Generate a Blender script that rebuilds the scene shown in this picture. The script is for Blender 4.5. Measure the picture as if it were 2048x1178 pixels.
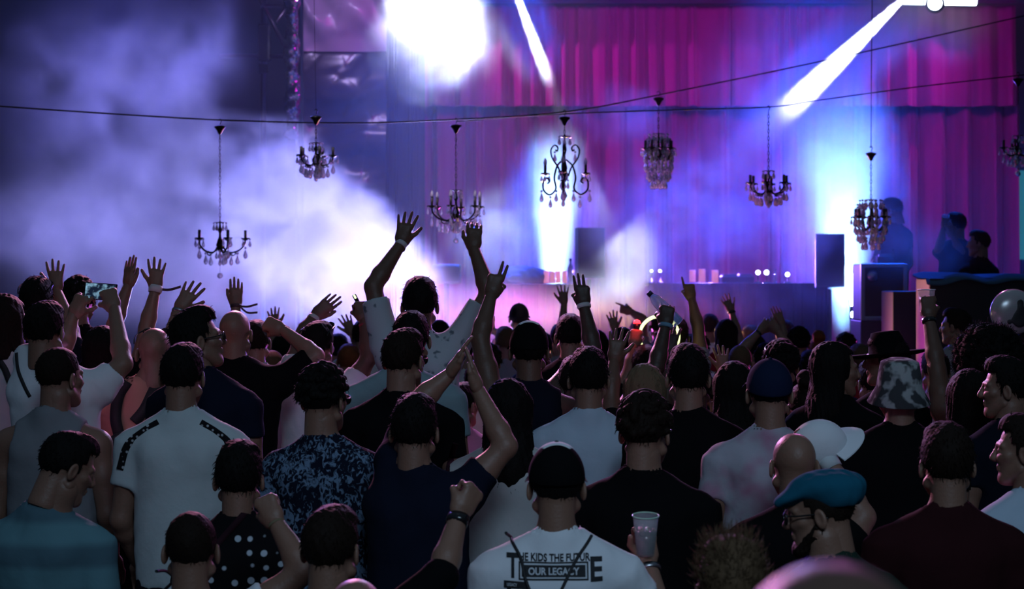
import bpy, bmesh, math, random
import numpy as np
from mathutils import Vector, Matrix
from mathutils.bvhtree import BVHTree
R = math.radians
SC = bpy.context.scene
COL = SC.collection
for _o in list(bpy.data.objects): bpy.data.objects.remove(_o)
random.seed(7); np.random.seed(7)

# ------------------------------------------------------------------ camera
F, CAM_Z, HOR = 4000.0, 2.15, 560.0          # focal length in pixels of the 2048-wide frame, eye height, horizon row
cam = bpy.data.objects.new('camera', bpy.data.cameras.new('camera')); COL.objects.link(cam); SC.camera = cam
cam.data.sensor_width = 36; cam.data.lens = F*36/2048
cam.location = (0, 0, CAM_Z); cam.rotation_euler = (math.pi/2, 0, 0)
cam.data.shift_y = -(589-HOR)/2048
cam.data.clip_start = .1; cam.data.clip_end = 200
cam.data.dof.use_dof = True; cam.data.dof.focus_distance = 9.0; cam.data.dof.aperture_fstop = 5.0
def P(px, py, D): return Vector(((px-1024)/F*D, D, CAM_Z-(py-HOR)/F*D))

# ------------------------------------------------------------------ render look, world
SC.view_settings.view_transform = 'Standard'; SC.view_settings.look = 'None'
SC.view_settings.exposure = 0.0; SC.view_settings.gamma = 1.0; SC.view_settings.use_curve_mapping = False
cy = SC.cycles
cy.use_denoising = True
cy.max_bounces = 5; cy.diffuse_bounces = 2; cy.glossy_bounces = 2; cy.transmission_bounces = 4; cy.volume_bounces = 0; cy.transparent_max_bounces = 6
cy.volume_step_rate = 3.4; cy.caustics_reflective = False; cy.caustics_refractive = False
cy.sample_clamp_indirect = 4.0
world = bpy.data.worlds.new('dusk_sky'); SC.world = world; world.use_nodes = True
wn = world.node_tree; bgn = wn.nodes['Background']
_tc = wn.nodes.new('ShaderNodeTexCoord'); _sep = wn.nodes.new('ShaderNodeSeparateXYZ'); _rmp = wn.nodes.new('ShaderNodeValToRGB')
wn.links.new(_tc.outputs['Generated'], _sep.inputs[0]); wn.links.new(_sep.outputs['Z'], _rmp.inputs[0]); wn.links.new(_rmp.outputs[0], bgn.inputs[0])
_rmp.color_ramp.elements[0].position = .0; _rmp.color_ramp.elements[0].color = (.006, .008, .013, 1); _e = _rmp.color_ramp.elements.new(.35); _e.color = (.010, .015, .022, 1)
_rmp.color_ramp.elements[1].position = 1.0; _rmp.color_ramp.elements[1].color = (.045, .075, .115, 1)
bgn.inputs[1].default_value = 1.0

# ------------------------------------------------------------------ stage lights, added fills
def lamp(kind, name, loc, target, col, watts, angle=40, blend=.3, radius=.06, size=None):
    l = bpy.data.lights.new(name, kind); o = bpy.data.objects.new(name, l); COL.objects.link(o)
    o.location = loc; l.energy = watts; l.color = col
    if kind == 'SPOT': l.spot_size = R(angle); l.spot_blend = blend; l.shadow_soft_size = radius
    elif kind == 'POINT': l.shadow_soft_size = radius
    elif kind == 'AREA': l.shape = 'RECTANGLE'; l.size, l.size_y = size; l.spread = R(angle)
    if target is not None: o.rotation_euler = (Vector(target)-Vector(loc)).to_track_quat('-Z', 'Y').to_euler()
    return o
LIGHTS = [
    # kind, name, (px,py,D), target, colour, watts, angle, blend, radius
    ('SPOT', 'blinder_light', (866, -150, 27.4), (872, 300, 25.8), (.62, .66, 1), 9000, 56, .7, .12),
    ('SPOT', 'beam_light_centre', (1022, -40, 26.9), (1112, 200, 25.6), (.75, .80, 1), 120000, 4.5, .25, .04),
    ('SPOT', 'beam_light_corner', (1812, -8, 26.5), (1562, 232, 24.4), (.80, .88, 1), 260000, 6.0, .25, .04),
    ('SPOT', 'column_light_centre', (1108, 660, 29), (1112, 120, 28.6), (.30, .58, 1), 24000, 22, .9, .12),
    ('SPOT', 'column_light_side', (1688, 690, 29), (1682, 120, 28.6), (.22, .50, 1), 24000, 30, 1, .16),
    ('SPOT', 'blue_wash_centre', (1080, -200, 30), (1090, 620, 25), (.006, .085, 1), 13000, 80, .8, .1),
    ('SPOT', 'blue_wash_tarp', (860, -80, 30), (800, 520, 28), (.006, .09, 1), 14000, 75, .8, .1),
    ('SPOT', 'blue_wash_booth', (1600, -160, 30), (1680, 620, 27), (.008, .085, 1), 13000, 80, .8, .1),
    ('SPOT', 'lavender_backlight', (330, -160, 27), (250, 640, 19), (.15, .15, 1), 3800, 70, .8, .15),
    ('SPOT', 'white_side_beam', (900, 770, 24.5), (590, 420, 20.8), (.36, .36, 1), 10000, 90, 1, .12),
    ('SPOT', 'violet_low_backlight', (1420, 520, 31), (1400, 640, 18), (.20, .10, 1), 3800, 110, .8, .12),
    ('SPOT', 'pink_crowd_backlight', (560, -20, 15.2), (420, 800, 8), (1, .34, .60), 2100, 75, .6, .12),
    ('SPOT', 'lavender_crowd_backlight', (1150, -20, 15.2), (1100, 800, 8), (.62, .50, 1), 620, 75, .6, .12),
    ('SPOT', 'magenta_crowd_backlight', (1750, -20, 15.2), (1750, 800, 8.5), (.9, .25, .8), 360, 75, .6, .12),
    ('SPOT', 'amber_front_light', (1262, 690, 21.5), (1240, 640, 15), (1, .50, .15), 650, 110, .6, .08),
    ('SPOT', 'magenta_foot_light', (1010, 690, 21.8), (1000, 650, 15), (1, .06, .62), 750, 110, .6, .08),
    ('SPOT', 'pink_foot_light', (1390, 690, 22.5), (1400, 670, 15), (1, .10, .70), 200, 70, .6, .08),
    ('SPOT', 'curtain_grazer', (800, -110, 31.6), (1500, 330, 33.2), (1, .008, .72), 640, 80, 1, .06),
    ('SPOT', 'curtain_grazer', (2080, -110, 31.6), (1500, 330, 33.2), (1, .008, .72), 480, 80, 1, .06),
    ('SPOT', 'blue_haze_fill', (1810, -120, 22.5), (1800, 520, 20.3), (.008, .10, 1), 1500, 50, .8, .06),  # unseen lamp added to turn the booth haze bluer
    ('SPOT', 'chandelier_sparkle_fill', (520, -330, 15.2), (632, 330, 16.7), (.85, .80, 1), 260, 12, .5, .05),  # this and the next: unseen spots added to make the crystals sparkle
    ('SPOT', 'chandelier_sparkle_fill', (700, -330, 15.2), (912, 425, 17.2), (1, .80, .95), 420, 13, .5, .05),
    ('SPOT', 'tarp_fill', (720, -110, 28.8), (690, 70, 31), (.55, .42, .95), 130, 95, .6, .06),  # unseen lamp added to brighten the tarpaulin and foil
    ('SPOT', 'magenta_side_light', (1760, 700, 17.6), (2000, 650, 14.0), (1, .05, .55), 200, 70, .6, .08),
]
for k, n, pos, tgt, c, wts, a, b, r in LIGHTS: lamp(k, n, P(*pos), P(*tgt), c, wts, a, b, r)
lamp('AREA', 'magenta_curtain_wash', P(1480, -150, 27.6), P(1480, 260, 33.2), (1, .008, .80), 150, 130, size=(9, .4))
lamp('AREA', 'camera_side_fill', (1.2, -1.5, 6.5), (.5, 7, 1.0), (.50, .74, 1), 23, 58, size=(3, 1.5))  # unseen fill added behind the camera to light the front rows

# ------------------------------------------------------------------ tagging helpers
def tag(o, label=None, cat=None, group=None, kind=None):
    if label: o['label'] = label
    if cat: o['category'] = cat
    if group: o['group'] = group
    if kind: o['kind'] = kind
    return o
def empty(name, loc, label, cat, group=None):
    o = bpy.data.objects.new(name, None); COL.objects.link(o); o.location = loc; o.empty_display_size = .1
    return tag(o, label, cat, group)
def put(name, me, m=None, parent=None, loc=None):
    o = bpy.data.objects.new(name, me); COL.objects.link(o)
    if m is not None:
        if not me.materials: me.materials.append(m)
        elif me.materials[0] != m:
            o.material_slots[0].link = 'OBJECT'; o.material_slots[0].material = m
    if parent: o.parent = parent
    if loc is not None: o.location = loc
    return o
def mesh_np(name, V, Q, smooth=True):
    me = bpy.data.meshes.new(name); V = np.asarray(V, np.float32); Q = np.asarray(Q, np.int32)
    k = Q.shape[1] if len(Q) else 4
    me.vertices.add(len(V)); me.vertices.foreach_set('co', V.ravel())
    me.loops.add(Q.size); me.loops.foreach_set('vertex_index', Q.ravel())
    me.polygons.add(len(Q)); me.polygons.foreach_set('loop_start', np.arange(0, Q.size, k, dtype=np.int32))
    me.polygons.foreach_set('use_smooth', np.full(len(Q), smooth))
    me.update(calc_edges=True); me.validate()
    return me
def mesh_py(name, V, Fc, smooth=True):
    me = bpy.data.meshes.new(name); me.from_pydata([tuple(v) for v in V], [], Fc); me.update()
    if smooth: me.polygons.foreach_set('use_smooth', [True]*len(me.polygons))
    return me

# ------------------------------------------------------------------ materials
MATS = {}
def mat(name, col=(.5, .5, .5), rough=.6, metal=0, emit=None, estr=0, bump=0, bscale=60, trans=0, spec=.5, alpha=1, sheen=0, coat=0):
    if name in MATS: return MATS[name]
    m = bpy.data.materials.new(name); m.use_nodes = True; n = m.node_tree; b = n.nodes['Principled BSDF']
    b.inputs['Base Color'].default_value = (*col, 1); b.inputs['Roughness'].default_value = rough; b.inputs['Metallic'].default_value = metal
    b.inputs['Specular IOR Level'].default_value = spec; b.inputs['Transmission Weight'].default_value = trans; b.inputs['Alpha'].default_value = alpha
    b.inputs['Sheen Weight'].default_value = sheen; b.inputs['Coat Weight'].default_value = coat
    if emit: b.inputs['Emission Color'].default_value = (*emit, 1); b.inputs['Emission Strength'].default_value = estr
    if bump:
        t = n.nodes.new('ShaderNodeTexNoise'); t.inputs['Scale'].default_value = bscale; t.inputs['Detail'].default_value = 3
        tc = n.nodes.new('ShaderNodeTexCoord'); bp = n.nodes.new('ShaderNodeBump'); bp.inputs['Strength'].default_value = bump; bp.inputs['Distance'].default_value = .01
        n.links.new(tc.outputs['Object'], t.inputs['Vector']); n.links.new(t.outputs['Fac'], bp.inputs['Height']); n.links.new(bp.outputs[0], b.inputs['Normal'])
    MATS[name] = m
    return m
def cloth(name, col=None): return mat('cloth_'+name, col, .95, bump=.25, bscale=25, spec=.05)
def hairm(name, col): return mat('hair_'+name, col, .7, bump=.3, bscale=160, spec=.10)
def patterned(name, base, other, kind, scale, thr=.5, soft=.02):
    """cloth with a procedural print in object space"""
    key = 'cloth_'+name
    if key in MATS: return MATS[key]
    m = cloth(name, base); n = m.node_tree; b = n.nodes['Principled BSDF']; L = n.links
    tc = n.nodes.new('ShaderNodeTexCoord'); mp = n.nodes.new('ShaderNodeMapping'); L.new(tc.outputs['Object'], mp.inputs[0])
    mix = n.nodes.new('ShaderNodeMix'); mix.data_type = 'RGBA'; mix.inputs['A'].default_value = (*base, 1); mix.inputs['B'].default_value = (*other, 1)
    mr = n.nodes.new('ShaderNodeMapRange'); mr.inputs['From Min'].default_value = thr-soft; mr.inputs['From Max'].default_value = thr+soft
    if kind == 'dots':
        mp.inputs['Scale'].default_value = (scale, scale*.03, scale)
        v = n.nodes.new('ShaderNodeTexVoronoi'); v.inputs['Scale'].default_value = 1; v.inputs['Randomness'].default_value = .4
        L.new(mp.outputs[0], v.inputs[0]); L.new(v.outputs['Distance'], mr.inputs[0]); mr.inputs['To Min'].default_value = 1; mr.inputs['To Max'].default_value = 0
    elif kind == 'leaves':
        mp.inputs['Scale'].default_value = (scale, scale, scale*.75)
        v = n.nodes.new('ShaderNodeTexNoise'); v.inputs['Scale'].default_value = 1; v.inputs['Detail'].default_value = 2.5; v.inputs['Distortion'].default_value = 1.6
        w = n.nodes.new('ShaderNodeTexNoise'); w.inputs['Scale'].default_value = .3
        mu = n.nodes.new('ShaderNodeMath'); mu.operation = 'MULTIPLY_ADD'; mu.inputs[1].default_value = .5
        L.new(mp.outputs[0], v.inputs[0]); L.new(mp.outputs[0], w.inputs[0]); L.new(w.outputs['Fac'], mu.inputs[0]); L.new(v.outputs['Fac'], mu.inputs[2]); L.new(mu.outputs[0], mr.inputs[0])
    elif kind == 'stripes':
        mp.inputs['Scale'].default_value = (0, 0, scale)
        v = n.nodes.new('ShaderNodeTexWave'); v.bands_direction = 'Z'; v.inputs['Scale'].default_value = 1
        L.new(mp.outputs[0], v.inputs[0]); L.new(v.outputs['Fac'], mr.inputs[0])
    else:
        mp.inputs['Scale'].default_value = (scale, scale, scale)
        v = n.nodes.new('ShaderNodeTexNoise'); v.inputs['Scale'].default_value = 1; v.inputs['Detail'].default_value = 2
        L.new(mp.outputs[0], v.inputs[0]); L.new(v.outputs['Fac'], mr.inputs[0])
    L.new(mr.outputs[0], mix.inputs['Factor']); L.new(mix.outputs['Result'], b.inputs['Base Color'])
    return m
SKIN = {'fair': mat('skin_fair', (.24, .125, .085), .5, bump=.15, bscale=90), 'tan': mat('skin_tan', (.13, .065, .042), .5, bump=.15, bscale=90),
        'dark': mat('skin_dark', (.06, .03, .02), .5, bump=.15, bscale=90)}
HAIR = {'black': hairm('black', (.006, .005, .005)), 'brown': hairm('brown', (.013, .0075, .0055)), 'light': hairm('light_brown', (.10, .062, .035)),
        'blonde': hairm('blonde', (.16, .11, .065)), 'ginger': hairm('ginger', (.16, .05, .02))}

# ------------------------------------------------------------------ smooth solid modelling (distance fields -> quads)
def surfnet(f, lo, h):
    s = f < 0
    c = np.zeros(tuple(n-1 for n in f.shape), np.uint8); offs = [(i, j, k) for i in (0, 1) for j in (0, 1) for k in (0, 1)]
    nx, ny, nz = c.shape
    for (i, j, k) in offs: c += s[i:i+nx, j:j+ny, k:k+nz]
    act = (c > 0) & (c < 8); I, J, K = np.nonzero(act)
    idx = np.full(c.shape, -1, np.int32); idx[act] = np.arange(len(I))
    v = {o: f[I+o[0], J+o[1], K+o[2]] for o in offs}
    acc = np.zeros((len(I), 3)); cnt = np.zeros(len(I))
    for a in offs:
        for ax in range(3):
            if a[ax]: continue
            b = list(a); b[ax] = 1; b = tuple(b); va, vb = v[a], v[b]; m = (va < 0) != (vb < 0)
            t = np.where(m, va/np.where(m, va-vb, 1), 0); cnt += m
            for q in range(3): acc[:, q] += m*(a[q]+(t if q == ax else 0))
    V = (np.stack([I, J, K], 1)+acc/np.maximum(cnt, 1)[:, None])*h+np.asarray(lo)
    Q = []
    for ax in range(3):
        b, d = [(1, 2), (2, 0), (0, 1)][ax]
        sl0 = [slice(None)]*3; sl1 = [slice(None)]*3; sl0[ax] = slice(0, -1); sl1[ax] = slice(1, None)
        for q in (b, d): sl0[q] = slice(1, -1); sl1[q] = slice(1, -1)
        s0, s1 = s[tuple(sl0)], s[tuple(sl1)]
        e = np.nonzero(s0 != s1); pos = [None]*3; pos[ax] = e[ax]; pos[b] = e[b]+1; pos[d] = e[d]+1
        ins = s0[e]
        def g(db, dd):
            p = [pos[0], pos[1], pos[2]]; p[b] = pos[b]+db; p[d] = pos[d]+dd
            return idx[p[0], p[1], p[2]]
        q = np.stack([g(-1, -1), g(0, -1), g(0, 0), g(-1, 0)], 1)
        q[~ins] = q[~ins][:, ::-1]; Q.append(q)
    Q = np.concatenate(Q); Q = Q[(Q >= 0).all(1)]
    return V, Q
class Field:
    def __init__(s, lo, hi, h):
        s.lo = np.asarray(lo, float)-2*h; s.h = h; s.n = np.ceil((np.asarray(hi, float)+2*h-s.lo)/h).astype(int)+1
        s.f = np.full(s.n, .25, np.float32)
    def sub(s, lo, hi):
        a = np.clip(np.floor((np.asarray(lo)-s.lo)/s.h).astype(int), 0, s.n); b = np.clip(np.ceil((np.asarray(hi)-s.lo)/s.h).astype(int)+1, 0, s.n)
        sl = tuple(slice(int(x), int(y)) for x, y in zip(a, b))
        ax = [np.arange(int(x), int(y))*s.h+l for x, y, l in zip(a, b, s.lo)]
        return sl, ax[0][:, None, None], ax[1][None, :, None], ax[2][None, None, :]
    def _blend(s, sl, d, k, op='u'):
        g = s.f[sl]
        if g.size == 0: return
        if op == 'u':
            if k > 0:
                hh = np.maximum(k-np.abs(g-d), 0)/k; s.f[sl] = np.minimum(g, d)-hh*hh*k*.25
            else: s.f[sl] = np.minimum(g, d)
        else:
            d = -d; hh = np.maximum(k-np.abs(g-d), 0)/k if k > 0 else 0; s.f[sl] = np.maximum(g, d)+(hh*hh*k*.25 if k > 0 else 0)
    def cap(s, a, b, ra, rb, k=.02, sy=1.0, flat=False, op='u'):
        a = np.asarray(a, float); b = np.asarray(b, float); m = max(ra, rb)+max(k, 2*s.h)+.02
        sl, x, y, z = s.sub(np.minimum(a, b)-m, np.maximum(a, b)+m)
        ab = b-a; abs_ = ab*np.array([1, 1/sy, 1]); L2 = max((abs_**2).sum(), 1e-9)
        qx, qy, qz = x-a[0], (y-a[1])/sy, z-a[2]
        tt = (qx*abs_[0]+qy*abs_[1]+qz*abs_[2])/L2; t = np.clip(tt, 0, 1)
        d = np.sqrt((qx-t*abs_[0])**2+(qy-t*abs_[1])**2+(qz-t*abs_[2])**2)-(ra+(rb-ra)*t)
        if flat:
            L = math.sqrt(L2); d = np.maximum(np.sqrt(np.maximum((qx-tt*abs_[0])**2+(qy-tt*abs_[1])**2+(qz-tt*abs_[2])**2, 0))-(ra+(rb-ra)*t), (np.abs(tt-.5)-.5)*L)
        s._blend(sl, d*min(1, sy), k, op)
    def ell(s, c, r, k=.02, rot=None, op='u'):
        c = np.asarray(c, float); r = np.asarray(r, float); m = max(r)+max(k, 2*s.h)+.02
        sl, x, y, z = s.sub(c-m, c+m); x, y, z = x-c[0], y-c[1], z-c[2]
        if rot is not None:
            M = np.asarray(rot); x, y, z = M[0, 0]*x+M[1, 0]*y+M[2, 0]*z, M[0, 1]*x+M[1, 1]*y+M[2, 1]*z, M[0, 2]*x+M[1, 2]*y+M[2, 2]*z
        k0 = np.sqrt((x/r[0])**2+(y/r[1])**2+(z/r[2])**2); k1 = np.sqrt((x/r[0]**2)**2+(y/r[1]**2)**2+(z/r[2]**2)**2)
        s._blend(sl, k0*(k0-1)/np.maximum(k1, 1e-6), k, op)
    def all(s):
        ax = [np.arange(n)*s.h+l for n, l in zip(s.n, s.lo)]
        return ax[0][:, None, None], ax[1][None, :, None], ax[2][None, None, :]
    def wrinkle(s, amp, freq, seed):
        x, y, z = s.all(); g = np.random.RandomState(seed); n = 0
        for i in range(4):
            v = g.normal(size=3); v /= np.linalg.norm(v); v[2] *= .55; n = n+np.sin((v[0]*x+v[1]*y+v[2]*z)*freq*(1+.6*i)+g.rand()*6.3)/(1+.5*i)
        s.f += (amp*n).astype(np.float32)
    def mesh(s): return surfnet(s.f, s.lo, s.h)

# ------------------------------------------------------------------ head, hair and hand templates (built once)
def head_tpl(h):
    f = Field((-.10, -.13, -.15), (.10, .14, .14), h); k = .025
    f.ell((0, -.012, .035), (.074, .094, .085), k); f.ell((0, .032, -.03), (.057, .060, .085), k)
    f.cap((0, .070, -.098), (0, .060, -.092), .022, .030, k); 
    for s in (-1, 1):
        f.cap((s*.055, .005, -.055), (s*.02, .062, -.095), .022, .02, .02); f.cap((s*.048, .055, -.012), (s*.03, .078, -.02), .016, .014, .02)
        f.cap((s*.012, .088, .026), (s*.042, .072, .024), .010, .010, .015)
    f.cap((0, .092, .012), (0, .108, -.022), .009, .013, .010); f.ell((0, .098, -.027), (.017, .013, .009), .008)
    for s in (-1, 1):
        f.ell((s*.030, .097, .006), (.017, .014, .010), .008, op='s'); f.ell((s*.030, .078, .006), (.0125, .0125, .0125), .002)
        a = np.array(Matrix.Rotation(s*R(22), 3, 'Z') @ Matrix.Rotation(R(-12), 3, 'X'))
        f.ell((s*.083, -.006, -.006), (.009, .020, .033), .006, a); f.ell((s*.090, -.002, -.004), (.005, .010, .019), .004, a, 's')
    f.cap((-.018, .088, -.052), (.018, .088, -.052), .007, .007, .006); f.cap((-.015, .086, -.062), (.015, .086, -.062), .0075, .0075, .006)
    f.cap((-.02, .098, -.057), (.02, .098, -.057), .0018, .0018, .001, op='s')
    f.cap((0, -.03, -.03), (0, -.035, -.14), .056, .057, .02)
    return f.mesh()
def blades(V, Q, n, length, comb, seed, zmin=-9, base=.0008):
    """short tapered strands standing off a hair surface"""
    g = np.random.RandomState(seed); fn = np.cross(V[Q[:, 1]]-V[Q[:, 0]], V[Q[:, 3]]-V[Q[:, 0]]); c = V[Q].mean(1)
    nn = fn/np.maximum(np.linalg.norm(fn, axis=1), 1e-9)[:, None]; ok = np.nonzero(c[:, 2] > zmin)[0]
    pick = ok[g.randint(0, len(ok), n)]; p, d = c[pick], nn[pick]
    dr = d*.5+np.asarray(comb)+g.normal(size=(n, 3))*.35; dr /= np.linalg.norm(dr, axis=1)[:, None]
    sd = np.cross(dr, g.normal(size=(n, 3))); sd /= np.maximum(np.linalg.norm(sd, axis=1), 1e-9)[:, None]; s2 = np.cross(dr, sd)
    ln = length*(.4+g.rand(n))[:, None]; mid = p+dr*ln*.55; tip = p+dr*ln-d*ln*.15
    p0 = p-d*.003
    VV = np.concatenate([p0+sd*base*2, p0-sd*base+s2*base*1.7, p0-sd*base-s2*base*1.7, mid+sd*base*1.4, mid-sd*base*.7+s2*base*1.2, mid-sd*base*.7-s2*base*1.2, tip+sd*.0003, tip-sd*.0003])
    i = np.arange(n); o = lambda q: i+q*n
    QQ = np.concatenate([np.stack([o(a), o(b), o(b+3), o(a+3)], 1) for a, b in ((0, 1), (1, 2), (2, 0))]+[np.stack([o(3), o(4), o(7), o(6)], 1), np.stack([o(4), o(5), o(7), o(6)], 1), np.stack([o(5), o(3), o(6), o(7)], 1)])
    return VV, QQ
def hair_tpl(style, h, seed=1):
    lo, hi = (-.12, -.16, -.16), (.12, .13, .18)
    if style == 'long': lo, hi = (-.14, -.19, -.42), (.14, .13, .16)
    if style == 'afro': lo, hi = (-.20, -.22, -.17), (.20, .18, .24)
    if style == 'bun': hi = (.12, .13, .22)
    f = Field(lo, hi, h); g = np.random.RandomState(seed); x, y, z = f.all()
    cutback, face, nb = -.076, .040, 600; ln, comb = .014, (0, -.5, -.9)
    if style == 'short': f.ell((0, -.012, .036), (.083, .104, .099), .01); f.ell((0, .035, .095), (.062, .05, .042), .03)
    elif style == 'crew': f.ell((0, -.012, .036), (.080, .101, .094), .01); cutback = -.07; ln = .008
    elif style == 'full':
        f.ell((0, -.012, .038), (.085, .106, .102), .01); f.ell((0, .03, .105), (.066, .058, .042), .03); cutback = -.084; ln = .02; nb = 700
    elif style == 'spiky':
        f.ell((0, -.012, .036), (.083, .104, .099), .01); f.ell((0, .02, .11), (.065, .07, .035), .03); ln, comb, nb = .04, (0, 0, .8), 900
    elif style == 'curly':
        f.ell((0, -.012, .040), (.084, .103, .098), .01); cutback = -.085
        for i in range(170):
            a, b = g.rand()*6.28, g.rand()*1.9; p = np.array([math.sin(b)*math.cos(a)*.090, -.012+math.sin(b)*math.sin(a)*.108, .042+math.cos(b)*.104])
            f.ell(p*np.array([.97, .97, .97]), (.010+.007*g.rand(),)*3, .006)
        ln, nb = .018, 600
    elif style == 'afro':
        f.ell((0, -.025, .045), (.150, .155, .150), .01); cutback = -.11; face = .055
        for i in range(420):
            v = g.normal(size=3); v /= np.linalg.norm(v); f.ell(np.array([0, -.025, .045])+v*np.array([.15, .155, .15]), (.015+.008*g.rand(),)*3, .008)
        ln, nb, comb = .03, 1800, (0, 0, 0)
    elif style == 'long':
        f.ell((0, -.014, .036), (.088, .108, .102), .01); cutback = -.40
        f.cap((0, -.055, .02), (0, -.085, -.22), .082, .085, .04, sy=.62); f.cap((0, -.085, -.20), (.01, -.09, -.36), .085, .05, .04, sy=.5)
        for s in (-1, 1): f.cap((s*.06, -.01, .03), (s*.075, -.03, -.19), .034, .028, .03)
    elif style == 'bob':
        f.ell((0, -.014, .036), (.088, .108, .102), .01); cutback = -.17
        f.cap((0, -.045, .02), (0, -.055, -.14), .092, .088, .04, sy=.75)
        for s in (-1, 1): f.cap((s*.06, 0, .03), (s*.078, 0, -.12), .032, .026, .03)
    elif style == 'bun':
        f.ell((0, -.012, .036), (.084, .105, .099), .01); f.ell((0, -.07, .145), (.050, .050, .046), .015); cutback = -.085
        for i in range(30):
            v = g.normal(size=3); v /= np.linalg.norm(v); f.ell(np.array([0, -.07, .145])+v*.042, (.016,)*3, .01)
    if style not in ('afro', 'curly'):
        n = 0
        for i in range(5):
            a = g.rand()*6.28; n = n+np.sin(x*(140+60*i)*math.cos(a)+y*(140+60*i)*math.sin(a)+z*(25+10*i)*(1 if style in ('long', 'bob') else 2.2)+g.rand()*6)/(1+.3*i)
        f.f += (n*(.0005 if style == 'crew' else .0012 if style in ('long', 'bob') else .0009)).astype(np.float32)
    hl = .080 if style != 'crew' else .085
    f.f = np.maximum(f.f, np.minimum(y-face, hl-z)); f.f = np.maximum(f.f, cutback-z)
    if style not in ('long', 'bob', 'afro'):
        f.f = np.maximum(f.f, np.minimum(np.minimum(-.005-z, y+.045), .2)); f.f = np.maximum(f.f, np.minimum(np.minimum(.035-z, y-.022), .2))
    V, Q = f.mesh(); VV, QQ = blades(V, Q, nb, ln, comb, seed, zmin=cutback+.02)
    return np.concatenate([V, VV]), np.concatenate([Q, QQ+len(V)])
FING = [(-.031, .058, -10), (-.0105, .074, -3), (.0115, .081, 3), (.032, .072, 10)]
def hand_tpl(pose, h):
    f = Field((-.075, -.03, -.03), (.105, .11, .20), h); k = .010
    f.cap((0, 0, -.02), (0, 0, .03), .027, .030, .015, sy=.75)
    f.cap((-.018, 0, .03), (-.024, 0, .088), .018, .014, .014, sy=.85); f.cap((.014, 0, .03), (.022, 0, .092), .020, .015, .014, sy=.85); f.cap((0, -.002, .035), (0, -.002, .088), .021, .016, .012, sy=.7)
    f.cap((.02, .008, .015), (.034, .012, .045), .018, .015, .012)
    curl = {'open': (6, 8, 6), 'flat': (3, 4, 3), 'relax': (22, 26, 16), 'fist': (82, 96, 60), 'grip': (50, 58, 42), 'claw': (28, 40, 30)}
    for i, (bx, L, sp) in enumerate(FING):
        c = curl.get(pose, (80, 96, 60)); spread = sp*1.35 if pose == 'open' else sp*.25
        if pose == 'point' and i == 3: c = (5, 6, 4); spread = 2
        if pose == 'two' and i in (2, 3): c = (5, 6, 4); spread = sp*.5
        if pose == 'three' and i in (1, 2, 3): c = (8, 10, 6); spread = sp*.3
        g = (1+.12*((i*7) % 3-1)); p = np.array([bx, 0, .090-.004*abs(i-2)]); r = .0090-.0008*(i == 0); a = 0
        sv = math.sin(R(spread)); cs = math.cos(R(spread))
        for j, fr in enumerate((.46, .30, .24)):
            a += R(c[j]*g); d = np.array([sv*math.cos(a), math.sin(a), cs*math.cos(a)]); q = p+d*L*fr
            f.cap(p, q, r, r-.0009, .006 if j == 0 else .003); r -= .0009; p = q
    th = {'open': [(.060, .010, .068), (.078, .008, .098)], 'flat': [(.048, .012, .068), (.052, .010, .098)], 'relax': [(.052, .022, .066), (.055, .030, .094)],
          'fist': [(.046, .034, .062), (.020, .052, .076)], 'grip': [(.052, .034, .060), (.050, .062, .078)], 'claw': [(.058, .022, .066), (.062, .038, .092)]}.get(pose, [(.046, .034, .062), (.016, .050, .078)])
    f.cap((.030, .010, .036), th[0], .0145, .0108, .008); f.cap(th[0], th[1], .0105, .0085, .004)
    return f.mesh()
_T = {}
def tpl(fn, *a):
    k = (fn.__name__,)+a
    if k not in _T: _T[k] = fn(*a)
    return _T[k]

# ------------------------------------------------------------------ small mesh helpers
def joinVQ(*parts):
    Vs, Qs, o = [], [], 0
    for V, Q in parts:
        V = np.asarray(V, float); Vs.append(V); Qs.append(np.asarray(Q, int)+o); o += len(V)
    return np.concatenate(Vs), np.concatenate(Qs)
def lathe(prof, n=24, sx=1, sy=1, closed=True):
    prof = np.asarray(prof, float); a = np.arange(n)*2*math.pi/n; m = len(prof)
    V = np.stack([np.outer(prof[:, 0], np.cos(a))*sx, np.outer(prof[:, 0], np.sin(a))*sy, np.outer(prof[:, 1], np.ones(n))], -1).reshape(-1, 3)
    Q = [[i*n+j, i*n+(j+1) % n, (i+1)*n+(j+1) % n, (i+1)*n+j] for i in range(m-1) for j in range(n)]
    return V, np.array(Q)
def tube(pts, rad, n=8, closed=False):
    pts = np.asarray(pts, float); m = len(pts); rad = np.full(m, rad) if np.isscalar(rad) else np.asarray(rad)
    T = np.gradient(pts, axis=0) if not closed else np.roll(pts, -1, 0)-np.roll(pts, 1, 0)
    T /= np.maximum(np.linalg.norm(T, axis=1), 1e-9)[:, None]
    up = np.array([0, 0, 1.]) if abs(T[0, 2]) < .9 else np.array([1., 0, 0]); V = []
    u = np.cross(T[0], up); u /= np.linalg.norm(u)
    a = np.arange(n)*2*math.pi/n
    for i in range(m):
        u = u-T[i]*u.dot(T[i]); u /= max(np.linalg.norm(u), 1e-9); w = np.cross(T[i], u)
        V.append(pts[i]+rad[i]*(np.outer(np.cos(a), u)+np.outer(np.sin(a), w)))
    V = np.concatenate(V); Q = []
    for i in range(m if closed else m-1):
        k = (i+1) % m
        Q += [[i*n+j, i*n+(j+1) % n, k*n+(j+1) % n, k*n+j] for j in range(n)]
    if not closed and n % 2 == 0:
        for b, fl in ((0, 1), ((m-1)*n, 0)):
            for j in range(1, n//2):
                q = [b+j-1, b+j, b+n-j-1, b+(n-j) % n]; Q.append(q[::-1] if not fl else q)
    return V, np.array(Q)
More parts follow.
